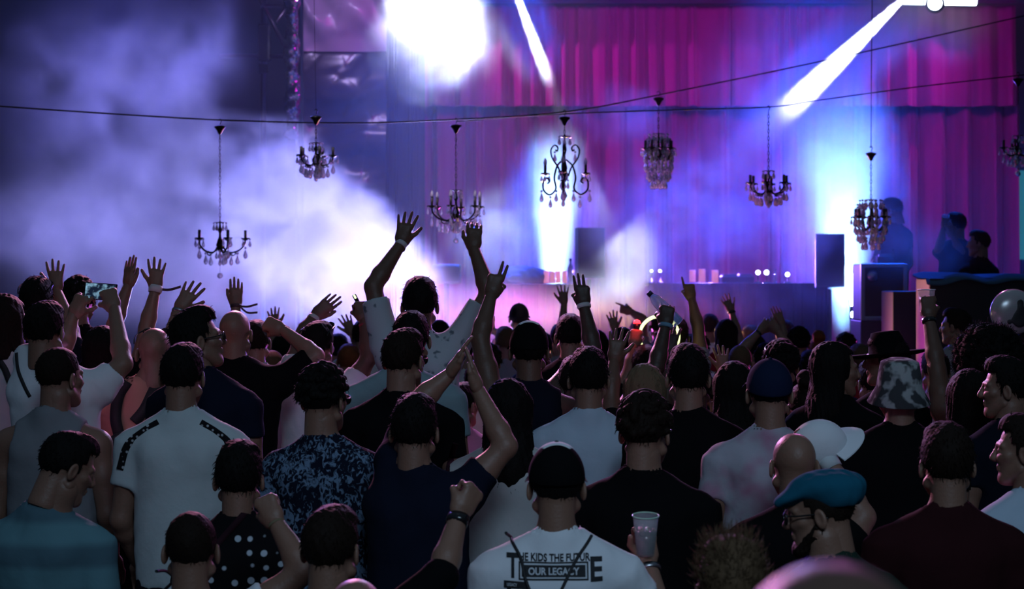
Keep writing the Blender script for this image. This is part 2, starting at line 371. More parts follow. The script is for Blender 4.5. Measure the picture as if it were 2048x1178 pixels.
def ribbon(pts, side, w, t=.004):
    """flat strap along pts, width along side vectors"""
    pts = np.asarray(pts, float); m = len(pts); side = np.asarray(side, float)
    if side.ndim == 1: side = np.tile(side, (m, 1))
    T = np.gradient(pts, axis=0); nn = np.cross(T, side); nn /= np.maximum(np.linalg.norm(nn, axis=1), 1e-9)[:, None]
    V = np.stack([pts-side*w/2-nn*t/2, pts+side*w/2-nn*t/2, pts+side*w/2+nn*t/2, pts-side*w/2+nn*t/2], 1).reshape(-1, 3)
    Q = [[i*4+j, i*4+(j+1) % 4, i*4+4+(j+1) % 4, i*4+4+j] for i in range(m-1) for j in range(4)]+[[3, 2, 1, 0], [m*4-4, m*4-3, m*4-2, m*4-1]]
    return V, np.array(Q)
def box(c, sz, bev=0):
    c = np.asarray(c, float); s = np.asarray(sz, float)/2
    bm = bmesh.new(); bmesh.ops.create_cube(bm, size=1)
    for v in bm.verts: v.co = Vector(c)+Vector((v.co.x*2*s[0], v.co.y*2*s[1], v.co.z*2*s[2]))
    if bev: bmesh.ops.bevel(bm, geom=bm.edges[:], offset=bev, segments=2, affect='EDGES', profile=.5)
    bm.verts.index_update(); V = [tuple(v.co) for v in bm.verts]; Fc = [[v.index for v in f.verts] for f in bm.faces]; bm.free()
    return V, Fc
def boxmesh(name, *boxes):
    V, Fc = [], []
    for b in boxes:
        v, f = box(*b); o = len(V); V += v; Fc += [[i+o for i in q] for q in f]
    return mesh_py(name, V, Fc, False)
def catmull(p, n=8):
    p = [np.asarray(q, float) for q in p]; p = [2*p[0]-p[1]]+p+[2*p[-1]-p[-2]]; out = []
    for i in range(1, len(p)-2):
        for k in range(n):
            t = k/n; out.append(.5*((2*p[i])+(-p[i-1]+p[i+1])*t+(2*p[i-1]-5*p[i]+4*p[i+1]-p[i+2])*t*t+(-p[i-1]+3*p[i]-3*p[i+1]+p[i+2])*t**3))
    out.append(p[-2]); return np.array(out)
def rotz(V, a):
    c, s = math.cos(a), math.sin(a); V = np.asarray(V, float).copy(); x = V[:, 0]*c-V[:, 1]*s; V[:, 1] = V[:, 0]*s+V[:, 1]*c; V[:, 0] = x; return V
def xf(V, M):
    M = np.array(M); return np.asarray(V, float)@M[:3, :3].T+M[:3, 3]

# ------------------------------------------------------------------ things worn on the head (head frame: +Y forward)
def dome_fn(h):
    f = Field((-.12, -.14, -.03), (.12, .13, .17), h); f.ell((0, -.012, .036), (.089, .110, .108), .01)
    x, y, z = f.all(); f.f = np.maximum(f.f, (.022+.20*(y+.0)*.3)-z)
    return f.mesh()
def cap(root, M, cm, bm_, back=False, top=None):
    c = put('cap', mesh_np('cap', *tpl(dome_fn, .005)), cm, root); c.matrix_local = M
    a = np.linspace(-1.15, 1.15, 15); V = []; sg = -1 if back else 1
    for t in a:
        for r, dz in ((0, 0), (.5, .004), (1, -.006)):
            e = .062*r*math.cos(t*.8)
            V.append((math.sin(t)*(.089+e*.55), -.012+sg*math.cos(t)*(.108+e*1.1), .036+dz-.016*abs(math.sin(t))*r+(0.004 if back else 0)))
    V = np.array(V); n = len(V); V = np.concatenate([V, V-np.array([0, 0, .004])]); Q = []
    for i in range(14):
        for j in range(2):
            q = [i*3+j, i*3+j+1, i*3+j+4, i*3+j+3]; Q += [q, [x+n for x in q[::-1]]]
        Q.append([i*3+2, i*3+2+n, i*3+5+n, i*3+5])
    put('brim', mesh_np('brim', V, np.array(Q)), bm_, c)
    put('button', mesh_np('button', *lathe([(.0, .006), (.006, .004), (.008, 0), (.0, -.002)], 10)), cm, c, (0, -.012, .144))
    if top:
        f = Field((-.09, -.08, .06), (.09, .12, .16), .005); f.ell((0, -.012, .036), (.0912, .1122, .1105), .001); x, y, z = f.all()
        f.f = np.maximum(f.f, np.maximum(np.abs(x)-.055-.3*np.minimum(y, .03), .10-z)); f.f = np.maximum(f.f, -.048-y); put('front_panel', mesh_np('front_panel', *f.mesh()), top, c)
    return c
def bucket(root, M, cm):
    c = put('bucket_hat', mesh_np('bucket_hat', *lathe([(.0, .142), (.05, .141), (.078, .128), (.090, .06), (.094, .025), (.128, -.035), (.126, -.038), (.090, .018), (.0, .10)], 36, 1, 1.12)), cm, root)
    c.matrix_local = M @ Matrix.Translation((0, -.012, 0)); return c
def wide_hat(root, M, cm):
    c = put('wide_brim_hat', mesh_np('wide_brim_hat', *lathe([(.0, .145), (.035, .15), (.066, .145), (.080, .10), (.088, .042), (.14, .030), (.205, .045), (.206, .041), (.14, .024), (.085, .03), (.0, .05)], 40, 1, 1.08)), cm, root)
    c.matrix_local = M @ Matrix.Translation((0, -.012, 0)); return c
def flat_cap(root, M, cm):
    def fc(h):
        f = Field((-.12, -.17, -.02), (.12, .16, .17), h)
        f.ell((0, -.035, .085), (.098, .118, .052), .02, np.array(Matrix.Rotation(R(4), 3, 'X'))); f.ell((0, .055, .072), (.078, .085, .028), .03, np.array(Matrix.Rotation(R(-16), 3, 'X')))
        f.ell((0, -.06, .055), (.090, .085, .055), .02)
        f.cap((-.03, .118, .050), (.03, .118, .050), .008, .008, .02); x, y, z = f.all(); f.f = np.maximum(f.f, (.030+.10*y)-z)
        f.wrinkle(.0012, 70, 3); return f.mesh()
    c = put('flat_cap', mesh_np('flat_cap', *fc(.004)), cm, root); c.matrix_local = M; return c
def shades(root, M, up=False, back=False, col=None):
    T = M @ Matrix.Translation((0, 0, .0)); blk = mat('black_plastic', (.01, .01, .011), .18)
    if up: T = M @ Matrix.Translation((0, -.030, .078)) @ Matrix.Rotation(R(16), 4, 'X') @ Matrix.Scale(1.06, 4)
    fr = [tube(catmull([(s*.020, .108, .012), (s*.034, .106, .020), (s*.056, .098, .014), (s*.056, .098, -.006), (s*.036, .106, -.016), (s*.021, .109, -.008), (s*.020, .108, .012)], 5), .0028, 6) for s in (-1, 1)]
    fr += [tube([(-.020, .108, .010), (0, .112, .013), (.020, .108, .010)], .0028, 6)]
    fr += [tube(catmull([(s*.057, .098, .012), (s*.076, .06, .010), (s*.080, .0, .008), (s*.078, -.03, -.008)], 5), .0030, 6) for s in (-1, 1)]
    g = put('sunglasses', mesh_np('sunglasses', *joinVQ(*fr)), blk, root); g.matrix_local = T
    for s in (-1, 1):
        V, Q = lathe([(.0, .0025), (.017, .0015), (.0185, 0), (.017, -.0015), (.0, -.0025)], 16)
        l = put('lens', mesh_np('lens', V, Q), mat('dark_lens', (.01, .01, .014), .05, coat=.6), g)
        l.matrix_local = Matrix.Translation((s*.038, .104, .002)) @ Matrix.Rotation(s*R(12), 4, 'Z') @ Matrix.Rotation(R(90), 4, 'X')
    return g

# ------------------------------------------------------------------ people
def hand_at(W, tip, thumb, pose, palm, h, k=1.0):
    """hand verts/faces with wrist at W, fingers towards tip, thumb towards the given side"""
    z = np.asarray(tip, float)-W; z /= max(np.linalg.norm(z), 1e-6); x = np.asarray(thumb, float); x = x-z*x.dot(z); x /= max(np.linalg.norm(x), 1e-6)
    y = np.cross(z, x); flip = y.dot(palm) < 0
    if flip: y = -y
    V, Q = tpl(hand_tpl, pose, h); V = V*k
    V = W+V[:, :1]*x+V[:, 1:2]*y+V[:, 2:3]*z
    if flip: Q = Q[:, ::-1]
    return V, Q, (x, y, z)
PEOPLE = {}
def person(key, label, h, s, yaw=0, pitch=0, roll=0, byaw=None, hair='short', hc='black', hseed=1, skin='fair', top='tee', cm=None, fem=False,
           off=(0, 0), sw=1.0, L=None, Rt=None, group=None, collar=None, slv=.46, seed=None, hscale=1.0, wear=None, trousers=None, lift=0, foot=None):
    D = F/s; seed = seed if seed is not None else (sum(map(ord, key))*7) % 9973
    hairtop = {'none': .120, 'crew': .130, 'afro': .195, 'bun': .19}.get(hair, .136)
    wz = CAM_Z-(h[1]-HOR)/s; hz = wz-hairtop*hscale; X = (h[0]-1024)/s
    root = empty('person', (X, D, foot or 0), label, 'person', group); rl = np.array([X, D, foot or 0]); hz -= (foot or 0)
    byaw = yaw*.4 if byaw is None else byaw; by = R(byaw)
    near = s > 400; hb = .011 if s > 430 else .013 if s > 300 else .018; hh = .004 if s > 430 else .0055 if s > 300 else .009; hd = .0033 if s > 300 else .0045
    k = .92 if fem else 1.0; ox, oy = off[0]/s, off[1]
    c0 = rotz([[ox, oy, 0]], -by)[0]; cx, cyy = c0[0], c0[1]
    B = lambda x, y, z: np.array([cx+x*k, cyy+y*k, hz+z*k])
    zl = lambda px, py, dy: rotz([[(px-1024)/F*(D+dy)-X, dy, CAM_Z-(py-HOR)/F*(D+dy)-rl[2]]], -by)[0]
    # joints
    arms = []
    for side, A in ((-1, L), (1, Rt)):
        if A is None:
            S = B(side*.185*sw, -.005, -.272); a = dict(S=S, E=S+np.array([side*.05, -.01, -.285*k]), W=S+np.array([side*.02, .14, -.47*k]), pose='relax', dflt=True)
            a['T'] = a['W']+np.array([0, .10, -.14]); a['th'] = np.array([-side, .3, 0]); a['palm'] = np.array([-side*1., .2, 0])
        else:
            E = zl(*A['e']); W = zl(*A['w']); T = zl(*A['t'])
            up = max(0, min(1, (E[2]-(hz-.23))/.25))
            S = B(side*(.185-.02*up)*sw, -.005+.02*up, -.272+.085*up) if 'sh' not in A else zl(*A['sh'])
            th = A.get('th', -side)
            th = np.array([th, 0, 0.]) if np.isscalar(th) else np.array(th, float)
            a = dict(S=S, E=E, W=W, T=T, pose=A.get('pose', 'open'), dflt=False, th=rotz([th], -by)[0], palm=rotz([A.get('palm', (0, 1, 0))], -by)[0])
        a['side'] = side; arms.append(a)
    pts = [B(-.3, -.2, -.1), B(.3, .25, 0)]+[a[j] for a in arms for j in 'SEW']
    lo = np.min(pts, 0)-.09; hi = np.max(pts, 0)+.09; lo[2] = max(-.02, min(lo[2], hz-.98)) if near else hz-.9
    zleg = hz-.80*k
    def trunk(f, g, kk=.05):
        f.cap(B(0, -.015, -.33), B(0, 0, -.45), (.160*sw)*k+g, .150*k+g, kk, sy=.70); f.cap(B(0, 0, -.42), B(0, 0, -.62), .142*k+g, .142*k+g, kk, sy=.70)
        f.cap(B(0, -.01, -.60), B(0, -.01, -.76), (.150+.01*fem)*k+g, (.155+.015*fem)*k+g, kk, sy=.74)
        for a in arms:
            f.cap(B(a['side']*.03, -.02, -.165), B(a['side']*.14*sw, -.012, -.254), .043*k+g, .050*k+g, .045)
            f.cap(B(a['side']*.10*sw, -.012, -.262), a['S'], .060*k+g, .058*k+g, .05)
        for q in (-1, 1): f.cap(B(q*.075, -.055, -.30), B(q*.085, -.035, -.40), .07*k+g, .06*k+g, .04)
        if fem:
            for q in (-1, 1): f.ell(B(q*.075, .095, -.37), (.06, .06, .06), .04)
    # --- skin: one continuous body
    f = Field(lo, hi, hb); trunk(f, 0)
    f.cap((0, -.028*math.cos(R(pitch)), hz-.07), B(0, -.02, -.20), .054*k+.002, .062*k, .035)
    fa = .9 if fem else 1.0
    for a in arms:
        S, E, W = a['S'], a['E'], a['W']; m = E+(W-E)*.28
        f.cap(S, S+(E-S)*.45, .057*fa, .052*fa, .03); f.cap(S+(E-S)*.45, E, .051*fa, .041*fa, .02); f.cap(E, m, .041*fa, .044*fa, .02); f.cap(m, W, .043*fa, .0275*fa, .015)
    for q in (-1, 1):
        if lo[2] < zleg-.1: f.cap(B(q*.088, -.01, -.76), np.array([cx+q*.095, cyy, max(.05, zleg*.55)]), .080, .058, .03)
    V, Q = f.mesh(); parts = [(V, Q)]
    Mh = Matrix.Translation((0, 0, hz)) @ Matrix.Rotation(R(yaw)-by, 4, 'Z') @ Matrix.Rotation(R(-pitch), 4, 'X') @ Matrix.Rotation(R(roll), 4, 'Y') @ Matrix.Scale(hscale, 4)
    hv, hq = tpl(head_tpl, hh); parts.append((xf(hv, Mh), hq))
    for a in arms:
        if a['dflt'] and not near: continue
        v, q, fr = hand_at(a['W'], a['T'], a['th'], a['pose'], a['palm'], hd if not a['dflt'] else .0055, .95 if fem else 1.0); parts.append((v, q)); a['fr'] = fr
    V, Q = joinVQ(*parts); V = rotz(V, by)
    body = put('body', mesh_np('body', V, Q), SKIN[skin], root)
    # --- hair
    Mw = Matrix.Rotation(by, 4, 'Z') @ Mh
    if hair != 'none':
        kf = ('hairmesh', hair, hh, hseed)
        if kf not in _T: _T[kf] = mesh_np('hair_'+hair, *hair_tpl(hair, hh if hh > .004 else .0042, hseed))
        ho = put('hair', _T[kf], HAIR[hc], root)
        if HAIR[hc] != _T[kf].materials[0]: ho.material_slots[0].link = 'OBJECT'; ho.material_slots[0].material = HAIR[hc]
        ho.matrix_local = Mw
    # --- shirt
    info = dict(root=root, M=Mw, arms=arms, by=by, rl=rl, hz=hz, B=B, s=s, D=D, k=k)
    if top != 'bare':
        cm = cm or cloth('black', (.008, .008, .009)); hs = hb*1.0
        sl = dict(tee=slv, polo=slv, long=.98, tank=0)[top]
        slo = B(-.27*sw, -.2, -.82); shi = B(.27*sw, .25, -.10)
        for a in arms:
            if sl: e = a['S']+(a['E']-a['S'])*min(sl, 1); slo = np.minimum(slo, np.minimum(e, a['S'])-.09); shi = np.maximum(shi, np.maximum(e, a['S'])+.09)
            if top == 'long': slo = np.minimum(slo, a['W']-.07); shi = np.maximum(shi, a['W']+.07)
        f = Field(slo, shi, hs); trunk(f, .014, .06)
        f.cap(B(0, 0, -.36), B(0, 0, -.80), .160*k*sw+.012, .168*k+.012, .03, sy=.74, flat=True)
        for a in arms:
            S, E, W = a['S'], a['E'], a['W']
            if sl: f.cap(S+(E-S)*-.05, S+(E-S)*min(sl, 1.0), .072*fa, (.069 if sl < .9 else .056)*fa, .03, flat=sl < .9)
            if top == 'long': f.cap(E, E+(W-E)*.86, .056*fa, .042*fa, .02, flat=True)
        f.cap(B(0, -.026, -.165), B(0, -.03, -.26), .074*k, .085*k, .03)
        f.wrinkle(.0016 if s > 300 else .003, 26, seed); f.wrinkle(.0012, 55, seed+1)
        f.ell(B(0, .005, -.142), (.078*k, .082*k, .055 if top != 'tank' else .085), .008, op='s'); f.cap(B(0, .05, -.12), B(0, .14, -.19), .06*k, .055*k, .01, op='s')
        if top == 'tank':
            for a in arms: f.ell(a['S']+np.array([a['side']*.015, 0, .0]), (.083, .13, .135), .012, op='s')
        V, Q = f.mesh(); V = rotz(V, by); nm = {'tee': 'tshirt', 'polo': 'polo_shirt', 'long': 'long_sleeved_top', 'tank': 'tank_top'}[top]
        shirt = put(nm, mesh_np(nm, V, Q), cm, root); info['shirt'] = shirt; info['bvh'] = BVHTree.FromPolygons(V.tolist(), Q.tolist())
        if collar:
            a = np.linspace(0, 2*math.pi, 37)[:-1]; ring = np.array([B(math.cos(t)*.079, .003+math.sin(t)*.079, -.166-.030*math.sin(t)-.004*abs(math.cos(t))) for t in a])
            V, Q = tube(rotz(ring, by), .0075, 8, True); put('collar', mesh_np('collar', V, Q), collar, shirt)
    # --- trousers and shoes
    if True:
        f = Field((cx-.30, cyy-.22, .04), (cx+.30, cyy+.22, zleg+.22), .02); f.cap(B(0, -.01, -.68), B(0, -.01, -.80), .168*k, .168*k, .04, sy=.76)
        for q in (-1, 1):
            kn = np.array([cx+q*.10, cyy+.01, zleg*.53]); an = np.array([cx+q*.105, cyy-.02, .09]); f.cap(B(q*.085, -.01, -.80), kn, .093, .070, .03); f.cap(kn, an, .070, .058, .02)
        V, Q = f.mesh(); put('trousers', mesh_np('trousers', rotz(V, by), Q), trousers or cloth('dark_denim', (.010, .012, .02)), root)
        if near:
            if 'shoe' not in _T:
                f = Field((-.06, -.12, -.01), (.06, .22, .12), .012); f.cap((0, -.05, .045), (0, .13, .035), .045, .040, .02); f.cap((0, -.04, .05), (0, -.03, .09), .045, .045, .03); x, y, z = f.all(); f.f = np.maximum(f.f, .002-z)
                _T['shoe'] = mesh_np('shoe', *f.mesh())
            for q in (-1, 1):
                o = put('shoe', _T['shoe'], mat('shoe_leather', (.03, .03, .032), .5), root); p = rotz([[cx+q*.105, cyy-.02, 0]], by)[0]; o.location = p; o.rotation_euler = (0, 0, by)
    PEOPLE[key] = info
    return info
def band(key, side, frac=.0, col=None, r=.033, w=.02, name='wristband', tails=0):
    """band round the wrist of a raised arm (worn, so a part of the person)"""
    i = PEOPLE[key]; a = i['arms'][0 if side == 'L' else 1]; d = a['W']-a['E']; d /= np.linalg.norm(d); p = a['W']-d*frac
    V, Q = lathe([(r*.9, -w/2), (r, -w/2), (r*1.06, 0), (r, w/2), (r*.9, w/2)], 20, 1, .86)
    z = Vector(d); M = z.to_track_quat('Z', 'Y').to_matrix(); V = V@np.array(M).T+p
    o = put(name, mesh_np(name, rotz(V, i['by']), Q), col or mat('white_band', (.6, .6, .62), .6), i['root'])
    for t in range(tails):
        b = rotz([p], i['by'])[0]; pts = catmull([b+np.array([.02, 0, 0]), b+np.array([.07, -.01, -.004-.035*t]), b+np.array([.13, -.02, .012-.05*t])], 5)
        put('ribbon_tail', mesh_np('ribbon_tail', *ribbon(pts, (0, .3, 1), .012, .002)), mat('dark_ribbon', (.05, .02, .03), .6), o)
    return o
def grip_point(key, side, off=(.0, .035, .09)):
    i = PEOPLE[key]; a = i['arms'][0 if side == 'L' else 1]; x, y, z = a['fr']
    p = rotz([a['W']+x*off[0]+y*off[1]+z*off[2]], i['by'])[0]+i['rl']
    return Vector(p), [rotz([q], i['by'])[0] for q in (x, y, z)]
def drape(key, pxs, width, name, m, off=.004, thick=.004, tubular=False, n=6):
    """strap laid over the back of a person's top along picture-plane points"""
    i = PEOPLE[key]; pts = []
    for (x, y) in catmull([np.array([p[0], p[1], 0.]) for p in pxs], n)[:, :2]:
        o = Vector(((x-1024)/F*i['D'], i['D'], CAM_Z-(y-HOR)/F*i['D']))-Vector(i['rl']); o.y = -.9
        hit = i['bvh'].ray_cast(o, Vector((0, 1, 0)))[0]
        pts.append((o.x, (hit.y-off) if hit else (pts[-1][1]+.02 if pts else -.05), o.z))
    pts = np.array(pts); T = np.gradient(pts, axis=0); side = np.cross(T, (0, 1, 0)); side /= np.maximum(np.linalg.norm(side, axis=1), 1e-9)[:, None]
    V, Q = tube(pts, width/2, 8) if tubular else ribbon(pts, side, width, thick)
    return put(name, mesh_np(name, V, Q), m, i['root'])

# ------------------------------------------------------------------ the setting
def struct(name, me, m, label=None): return tag(put(name, me, m), label, None, None, 'structure')
struct('ground', boxmesh('ground', ((0, 20, -.1), (60, 60, .2))), mat('asphalt', (.03, .03, .034), .9, bump=.4, bscale=30))
struct('wall_back', boxmesh('wall_back', ((-4, 38.2, 5), (34, .3, 10.4))), mat('teal_render', (.05, .12, .13), .8, bump=.3, bscale=4))
struct('stage_floor', boxmesh('stage_floor', ((3.2, 30.2, .5), (14.4, 7.4, 1.0))), mat('stage_black', (.012, .012, .014), .55, bump=.2, bscale=12))
def sx(px, D): return (px-1024)/F*D
def sz(py, D): return CAM_Z-(py-HOR)/F*D
# stage roof edge across the top
_b = boxmesh('trim_1', ((sx(1350, 32.6), 32.6, sz(2, 32.6)+.22), (sx(2090, 32.6)-sx(600, 32.6), .5, .44)))
struct('trim_1', _b, mat('roof_edge_paint', (.20, .32, .46), .5))
def folds(name, x0, x1, z0, z1, D, pitch, amp, seed, flare=.2, nx=700, nz=20):
    g = np.random.RandomState(seed); X = np.linspace(x0, x1, nx); Z = np.linspace(z0, z1, nz)
    ph = np.cumsum(1+.5*np.interp(X, np.linspace(x0, x1, 60), g.normal(size=60)))*(X[1]-X[0])/pitch*2*math.pi
    am = np.interp(X, np.linspace(x0, x1, 50), .45+.9*g.rand(50)); V = []
    for z in Z:
        t = (z1-z)/(z1-z0); sh = ph+.5*np.sin(X*1.3+t*1.2)*flare*t*3
        y = D+amp*am*(.5+.5*t)*(np.sin(sh)+.28*np.sin(2.3*sh+1)); V.append(np.stack([X, y, np.full(nx, z)], 1))
    V = np.concatenate(V); i = np.arange(nx-1); Q = np.concatenate([np.stack([r*nx+i, r*nx+i+1, (r+1)*nx+i+1, (r+1)*nx+i], 1) for r in range(nz-1)])
    n = len(V); V2 = V+np.array([0, .012, 0]); me = mesh_np(name, np.concatenate([V, V2]), np.concatenate([Q, Q[:, ::-1]+n])); return me
velvet = mat('velvet', (.20, .02, .17), .85, bump=.15, bscale=40, spec=.2, sheen=.4)
tag(put('stage_curtain', folds('stage_curtain', sx(800, 33.4), sx(2034, 33.4), 1.0, sz(150, 33.4), 33.4, .40, .19, 4), velvet), 'long pleated magenta stage curtain hanging behind the haze', 'curtain')
tag(put('curtain_valance', folds('curtain_valance', sx(835, 32.9), sx(2036, 32.9), sz(212, 33.05), sz(12, 33.05), 33.05, .36, .11, 9, nz=12), velvet), 'shorter upper curtain tier hung from the stage roof edge, hem at mid height', 'curtain')
# crinkled plastic tarpaulin left of the stage
def tarp():
    nx, nz = 120, 150; X = np.linspace(sx(604, 31), sx(772, 31), nx); Z = np.linspace(1.0, sz(-20, 31), nz); GX, GZ = np.meshgrid(X, Z); g = np.random.RandomState(5); Y = np.full_like(GX, 31.)
    for i in range(9):
        a = g.normal(size=2)*np.array([2.2, 3.6]); q = np.sin(GX*a[0]*2+GZ*a[1]*1.2+g.rand()*6+.8*np.sin(GZ*2.4+i)); Y += .035/(1+.2*i)*np.sign(q)*np.abs(q)**.6
    d = (GX-X[0])+(GZ-Z[-1])*.8; Y += .09*np.sin(d*9+.7*np.sin(GX*6))*np.clip((GZ-sz(110, 31))/1.0, 0, 1)
    V = np.stack([GX, Y, GZ], -1).reshape(-1, 3); V = np.concatenate([V, V+np.array([0, .01, 0])]); n = nx*nz
    Q = np.array([[r*nx+c, r*nx+c+1, (r+1)*nx+c+1, (r+1)*nx+c] for r in range(nz-1) for c in range(nx-1)]); return mesh_np('tarpaulin', V, np.concatenate([Q, Q[:, ::-1]+n]))
tp = tag(put('tarpaulin', tarp(), mat('dark_plastic_sheet', (.035, .035, .06), .28, spec=.6)), 'crinkled dark plastic tarpaulin hung left of the stage curtain', 'tarpaulin')
put('upper_sheet', mesh_np('upper_sheet', *(lambda m: (np.array([v.co for v in m.vertices])[[i for i in range(len(m.vertices))]]*np.array([.985, 1, 1])+np.array([-.025, -.05, 0]), np.array([p.vertices[:] for p in m.polygons if all(m.vertices[v].co.z > sz(106, 31) for v in p.vertices)])))(tp.data)), mat('lit_plastic_sheet', (.30, .27, .36), .32, spec=.6), tp)  # lavender light on the tarpaulin's top put into this paler colour
tag(put('backcloth', folds('backcloth', sx(764, 32.2), sx(850, 32.2), 1.0, sz(-10, 32.2), 32.2, .6, .05, 12, nx=90), cloth('backcloth', (.03, .03, .06))), 'narrow dark backcloth between tarpaulin and curtain', 'curtain')
# scaffold truss with foil wrapped column
alu = mat('aluminium', (.10, .10, .11), .35, 1); foil = mat('foil', (.62, .56, .64), .12, 1, bump=.9, bscale=9)
t_ = empty('scaffold_truss', (sx(545, 30), 30, 0), 'dark scaffold tower with crossing bars left of the tarpaulin', 'scaffold')
def bar(name, p0, p1, r, m, par, n=8):
    o = Vector(par.location); return put(name, mesh_np(name, *tube([np.array(Vector(p0)-o), np.array(Vector(p1)-o)], r, n)), m, par)
for a, b in (((601, -40, 30), (601, 700, 30)), ((528, -40, 30.2), (524, 700, 30.2))): bar('upright', P(*a), P(*b), .045, alu, t_)
for a, b in (((505, -30, 30.1), (578, 110, 30.1)), ((552, 44, 30.1), (590, -10, 30.1)), ((440, 112, 30.1), (590, 113, 30.1)), ((520, 12, 30.1), (600, 12, 30.1))): bar('brace', P(*a), P(*b), .03, alu, t_)
lo_ = put('lamp_housing', boxmesh('lamp_housing', ((0, 0, 0), (.17, .2, .55), .02), ((0, -.11, -.4), (.14, .02, .14), .005)), mat('black_plastic', (.01, .01, .011), .18), t_); lo_.location = P(529, 85, 29.8)-Vector(t_.location)
f = Field((-.17, -.14, 0), (.17, .14, 4.6), .022); f.cap((0, 0, .1), (0, 0, 4.5), .10, .11, .02); f.wrinkle(.016, 17, 8); f.wrinkle(.010, 43, 9)
fo = tag(put('foil_wrapped_column', mesh_np('foil_wrapped_column', *f.mesh(), smooth=False), foil), 'column wrapped in crumpled silver foil beside the scaffold tower', 'column'); fo.location = P(584, 560, 29.6); fo.location.z = sz(280, 29.6)
struct('trim_2', boxmesh('trim_2', ((fo.location.x, 29.6, fo.location.z/2), (.12, .12, fo.location.z))), alu)

# ------------------------------------------------------------------ stage gear
spk = mat('speaker_black', (.012, .013, .016), .6, bump=.2, bscale=120); mesh_gr = mat('speaker_grille', (.02, .02, .023), .45, .6, bump=.8, bscale=220)
def speaker(px, pt, pb, w, D, label, stand_to, yaw=0):
    hgt = (pb-pt)/F*D; wd = w/F*D; r = empty('loudspeaker', (sx(px, D), D, sz(pb, D)), label, 'loudspeaker', 'stage loudspeakers'); r.rotation_euler.z = R(yaw)
    V = [(-wd/2, -.18), (wd/2, -.18), (wd/2, .06), (wd*.28, .24), (-wd*.28, .24), (-wd/2, .06)]
    put('cabinet', mesh_py('cabinet', [(x, y, z) for z in (0, hgt) for x, y in V], [[5, 4, 3, 2, 1, 0], [6, 7, 8, 9, 10, 11]]+[[i, (i+1) % 6, (i+1) % 6+6, i+6] for i in range(6)], False), spk, r)
    put('grille', boxmesh('grille', ((0, -.19, hgt/2), (wd*.93, .02, hgt*.94), .008)), mesh_gr, r)
    put('handle', boxmesh('handle', ((wd/2+.008, 0, hgt*.5), (.02, .03, .16), .006)), spk, r)
    put('pole_mount', mesh_np('pole_mount', *tube([(0, 0, -.02), (0, 0, stand_to-r.location.z+.01)], .03, 10)), mat('stand_metal', (.03, .03, .03), .4, .8), r)
    put('stand_foot', boxmesh('stand_foot', ((0, 0, stand_to-r.location.z+.012), (.4, .4, .024), .005)), mat('stand_metal'), r)
speaker(1178, 456, 556, 54, 27.6, 'black loudspeaker to the right of the central column of light', 1.0, 8)
speaker(1659, 468, 575, 57, 27.6, 'black loudspeaker with slanted top to the left of the stage case', 1.0, -6)
# monitor far left in haze
mo = tag(put('stage_monitor', boxmesh('stage_monitor', ((0, 0, .14), (.42, .3, .28), .03), ((0, -.16, .14), (.36, .02, .22), .005)), spk), 'small monitor box in the blue haze behind the tall man', 'loudspeaker'); mo.location = P(893, 568, 28.5)
pl_ = tag(put('monitor_stand', mesh_np('monitor_stand', *joinVQ(tube([(0, 0, 1.0), (0, 0, sz(568, 28.5))], .04, 10), lathe([(.0, 1.04), (.2, 1.03), (.22, 1.0), (.0, 1.0)], 16))), mat('stand_metal')), 'stand under the small monitor box', 'stand'); pl_.location = (mo.location.x, 28.5, 0)
# flight case with magenta lit edges
fc = empty('flight_case', (sx(1757, 20.6), 20.6, sz(640, 20.6)), 'tall road case with bright metal edges on the stage by the silhouetted person', 'case')
w_, h_ = 84/F*20.6, 112/F*20.6; edge = mat('case_edge', (.55, .52, .55), .3, .9)
put('panel', boxmesh('panel', ((0, 0, h_/2), (w_, .6, h_), .01)), mat('case_panel', (.02, .02, .03), .5), fc)
for x in (-1, 1): put('edge_rail', boxmesh('edge_rail', ((x*w_/2, -.30, h_/2), (.045, .045, h_), .008)), edge, fc)
for z in (.02, h_-.02): put('edge_rail', boxmesh('edge_rail', ((0, -.30, z), (w_, .045, .045), .008)), edge, fc)
put('latch', mesh_np('latch', *[q for q in [lathe([(.0, .02), (.05, .018), (.06, 0), (.0, 0)], 16)]][0]), edge, fc).matrix_local = Matrix.Translation((-w_/2+.10, -.31, h_*.78)) @ Matrix.Rotation(R(90), 4, 'X')
put('plinth', boxmesh('plinth', ((0, 0, -(fc.location.z-1.15)/2), (w_*1.1, .62, fc.location.z-1.15), .01)), mat('stage_black'), fc)
struct('stage_wing', boxmesh('stage_wing', ((6.2, 22.4, .575), (5.6, 8.2, 1.15))), mat('stage_black'))
struct('sky_block_roof', boxmesh('sky_block_roof', ((.5, 25.4, 7.95), (26, 19.6, .3))), mat('sky_block_black', (.01, .01, .012), .9))  # unseen slab added overhead to keep sky light off the haze
bt = mat('bottle_glass', (.55, .65, .75), .08, trans=.8)
def bottle(px, pb, D, hgt, label, m=None, group='bottles on the stage tables'):
    k = hgt/.3; V, Q = lathe([(.0, 0), (.034, 0), (.036, .01), (.036, .17), (.030, .20), (.014, .235), (.013, .285), (.0, .287)], 16)
    o = tag(put('bottle', mesh_np('bottle', V*k, Q), m or bt), label, 'bottle', group); o.location = P(px, pb, D)
    put('bottle_cap', mesh_np('bottle_cap', *[np.array(lathe([(.0, .30), (.0155, .298), (.0155, .27), (.0, .27)], 12)[0])*k, lathe([(.0, .30), (.0155, .298), (.0155, .27), (.0, .27)], 12)[1]]), blk0, o); return o
blk0 = mat('black_plastic')
bottle(1752, 527, 20.6, .19, 'small bottle on the left of the road case'); bottle(1786, 527, 20.55, .15, 'short bottle on the right of the road case')
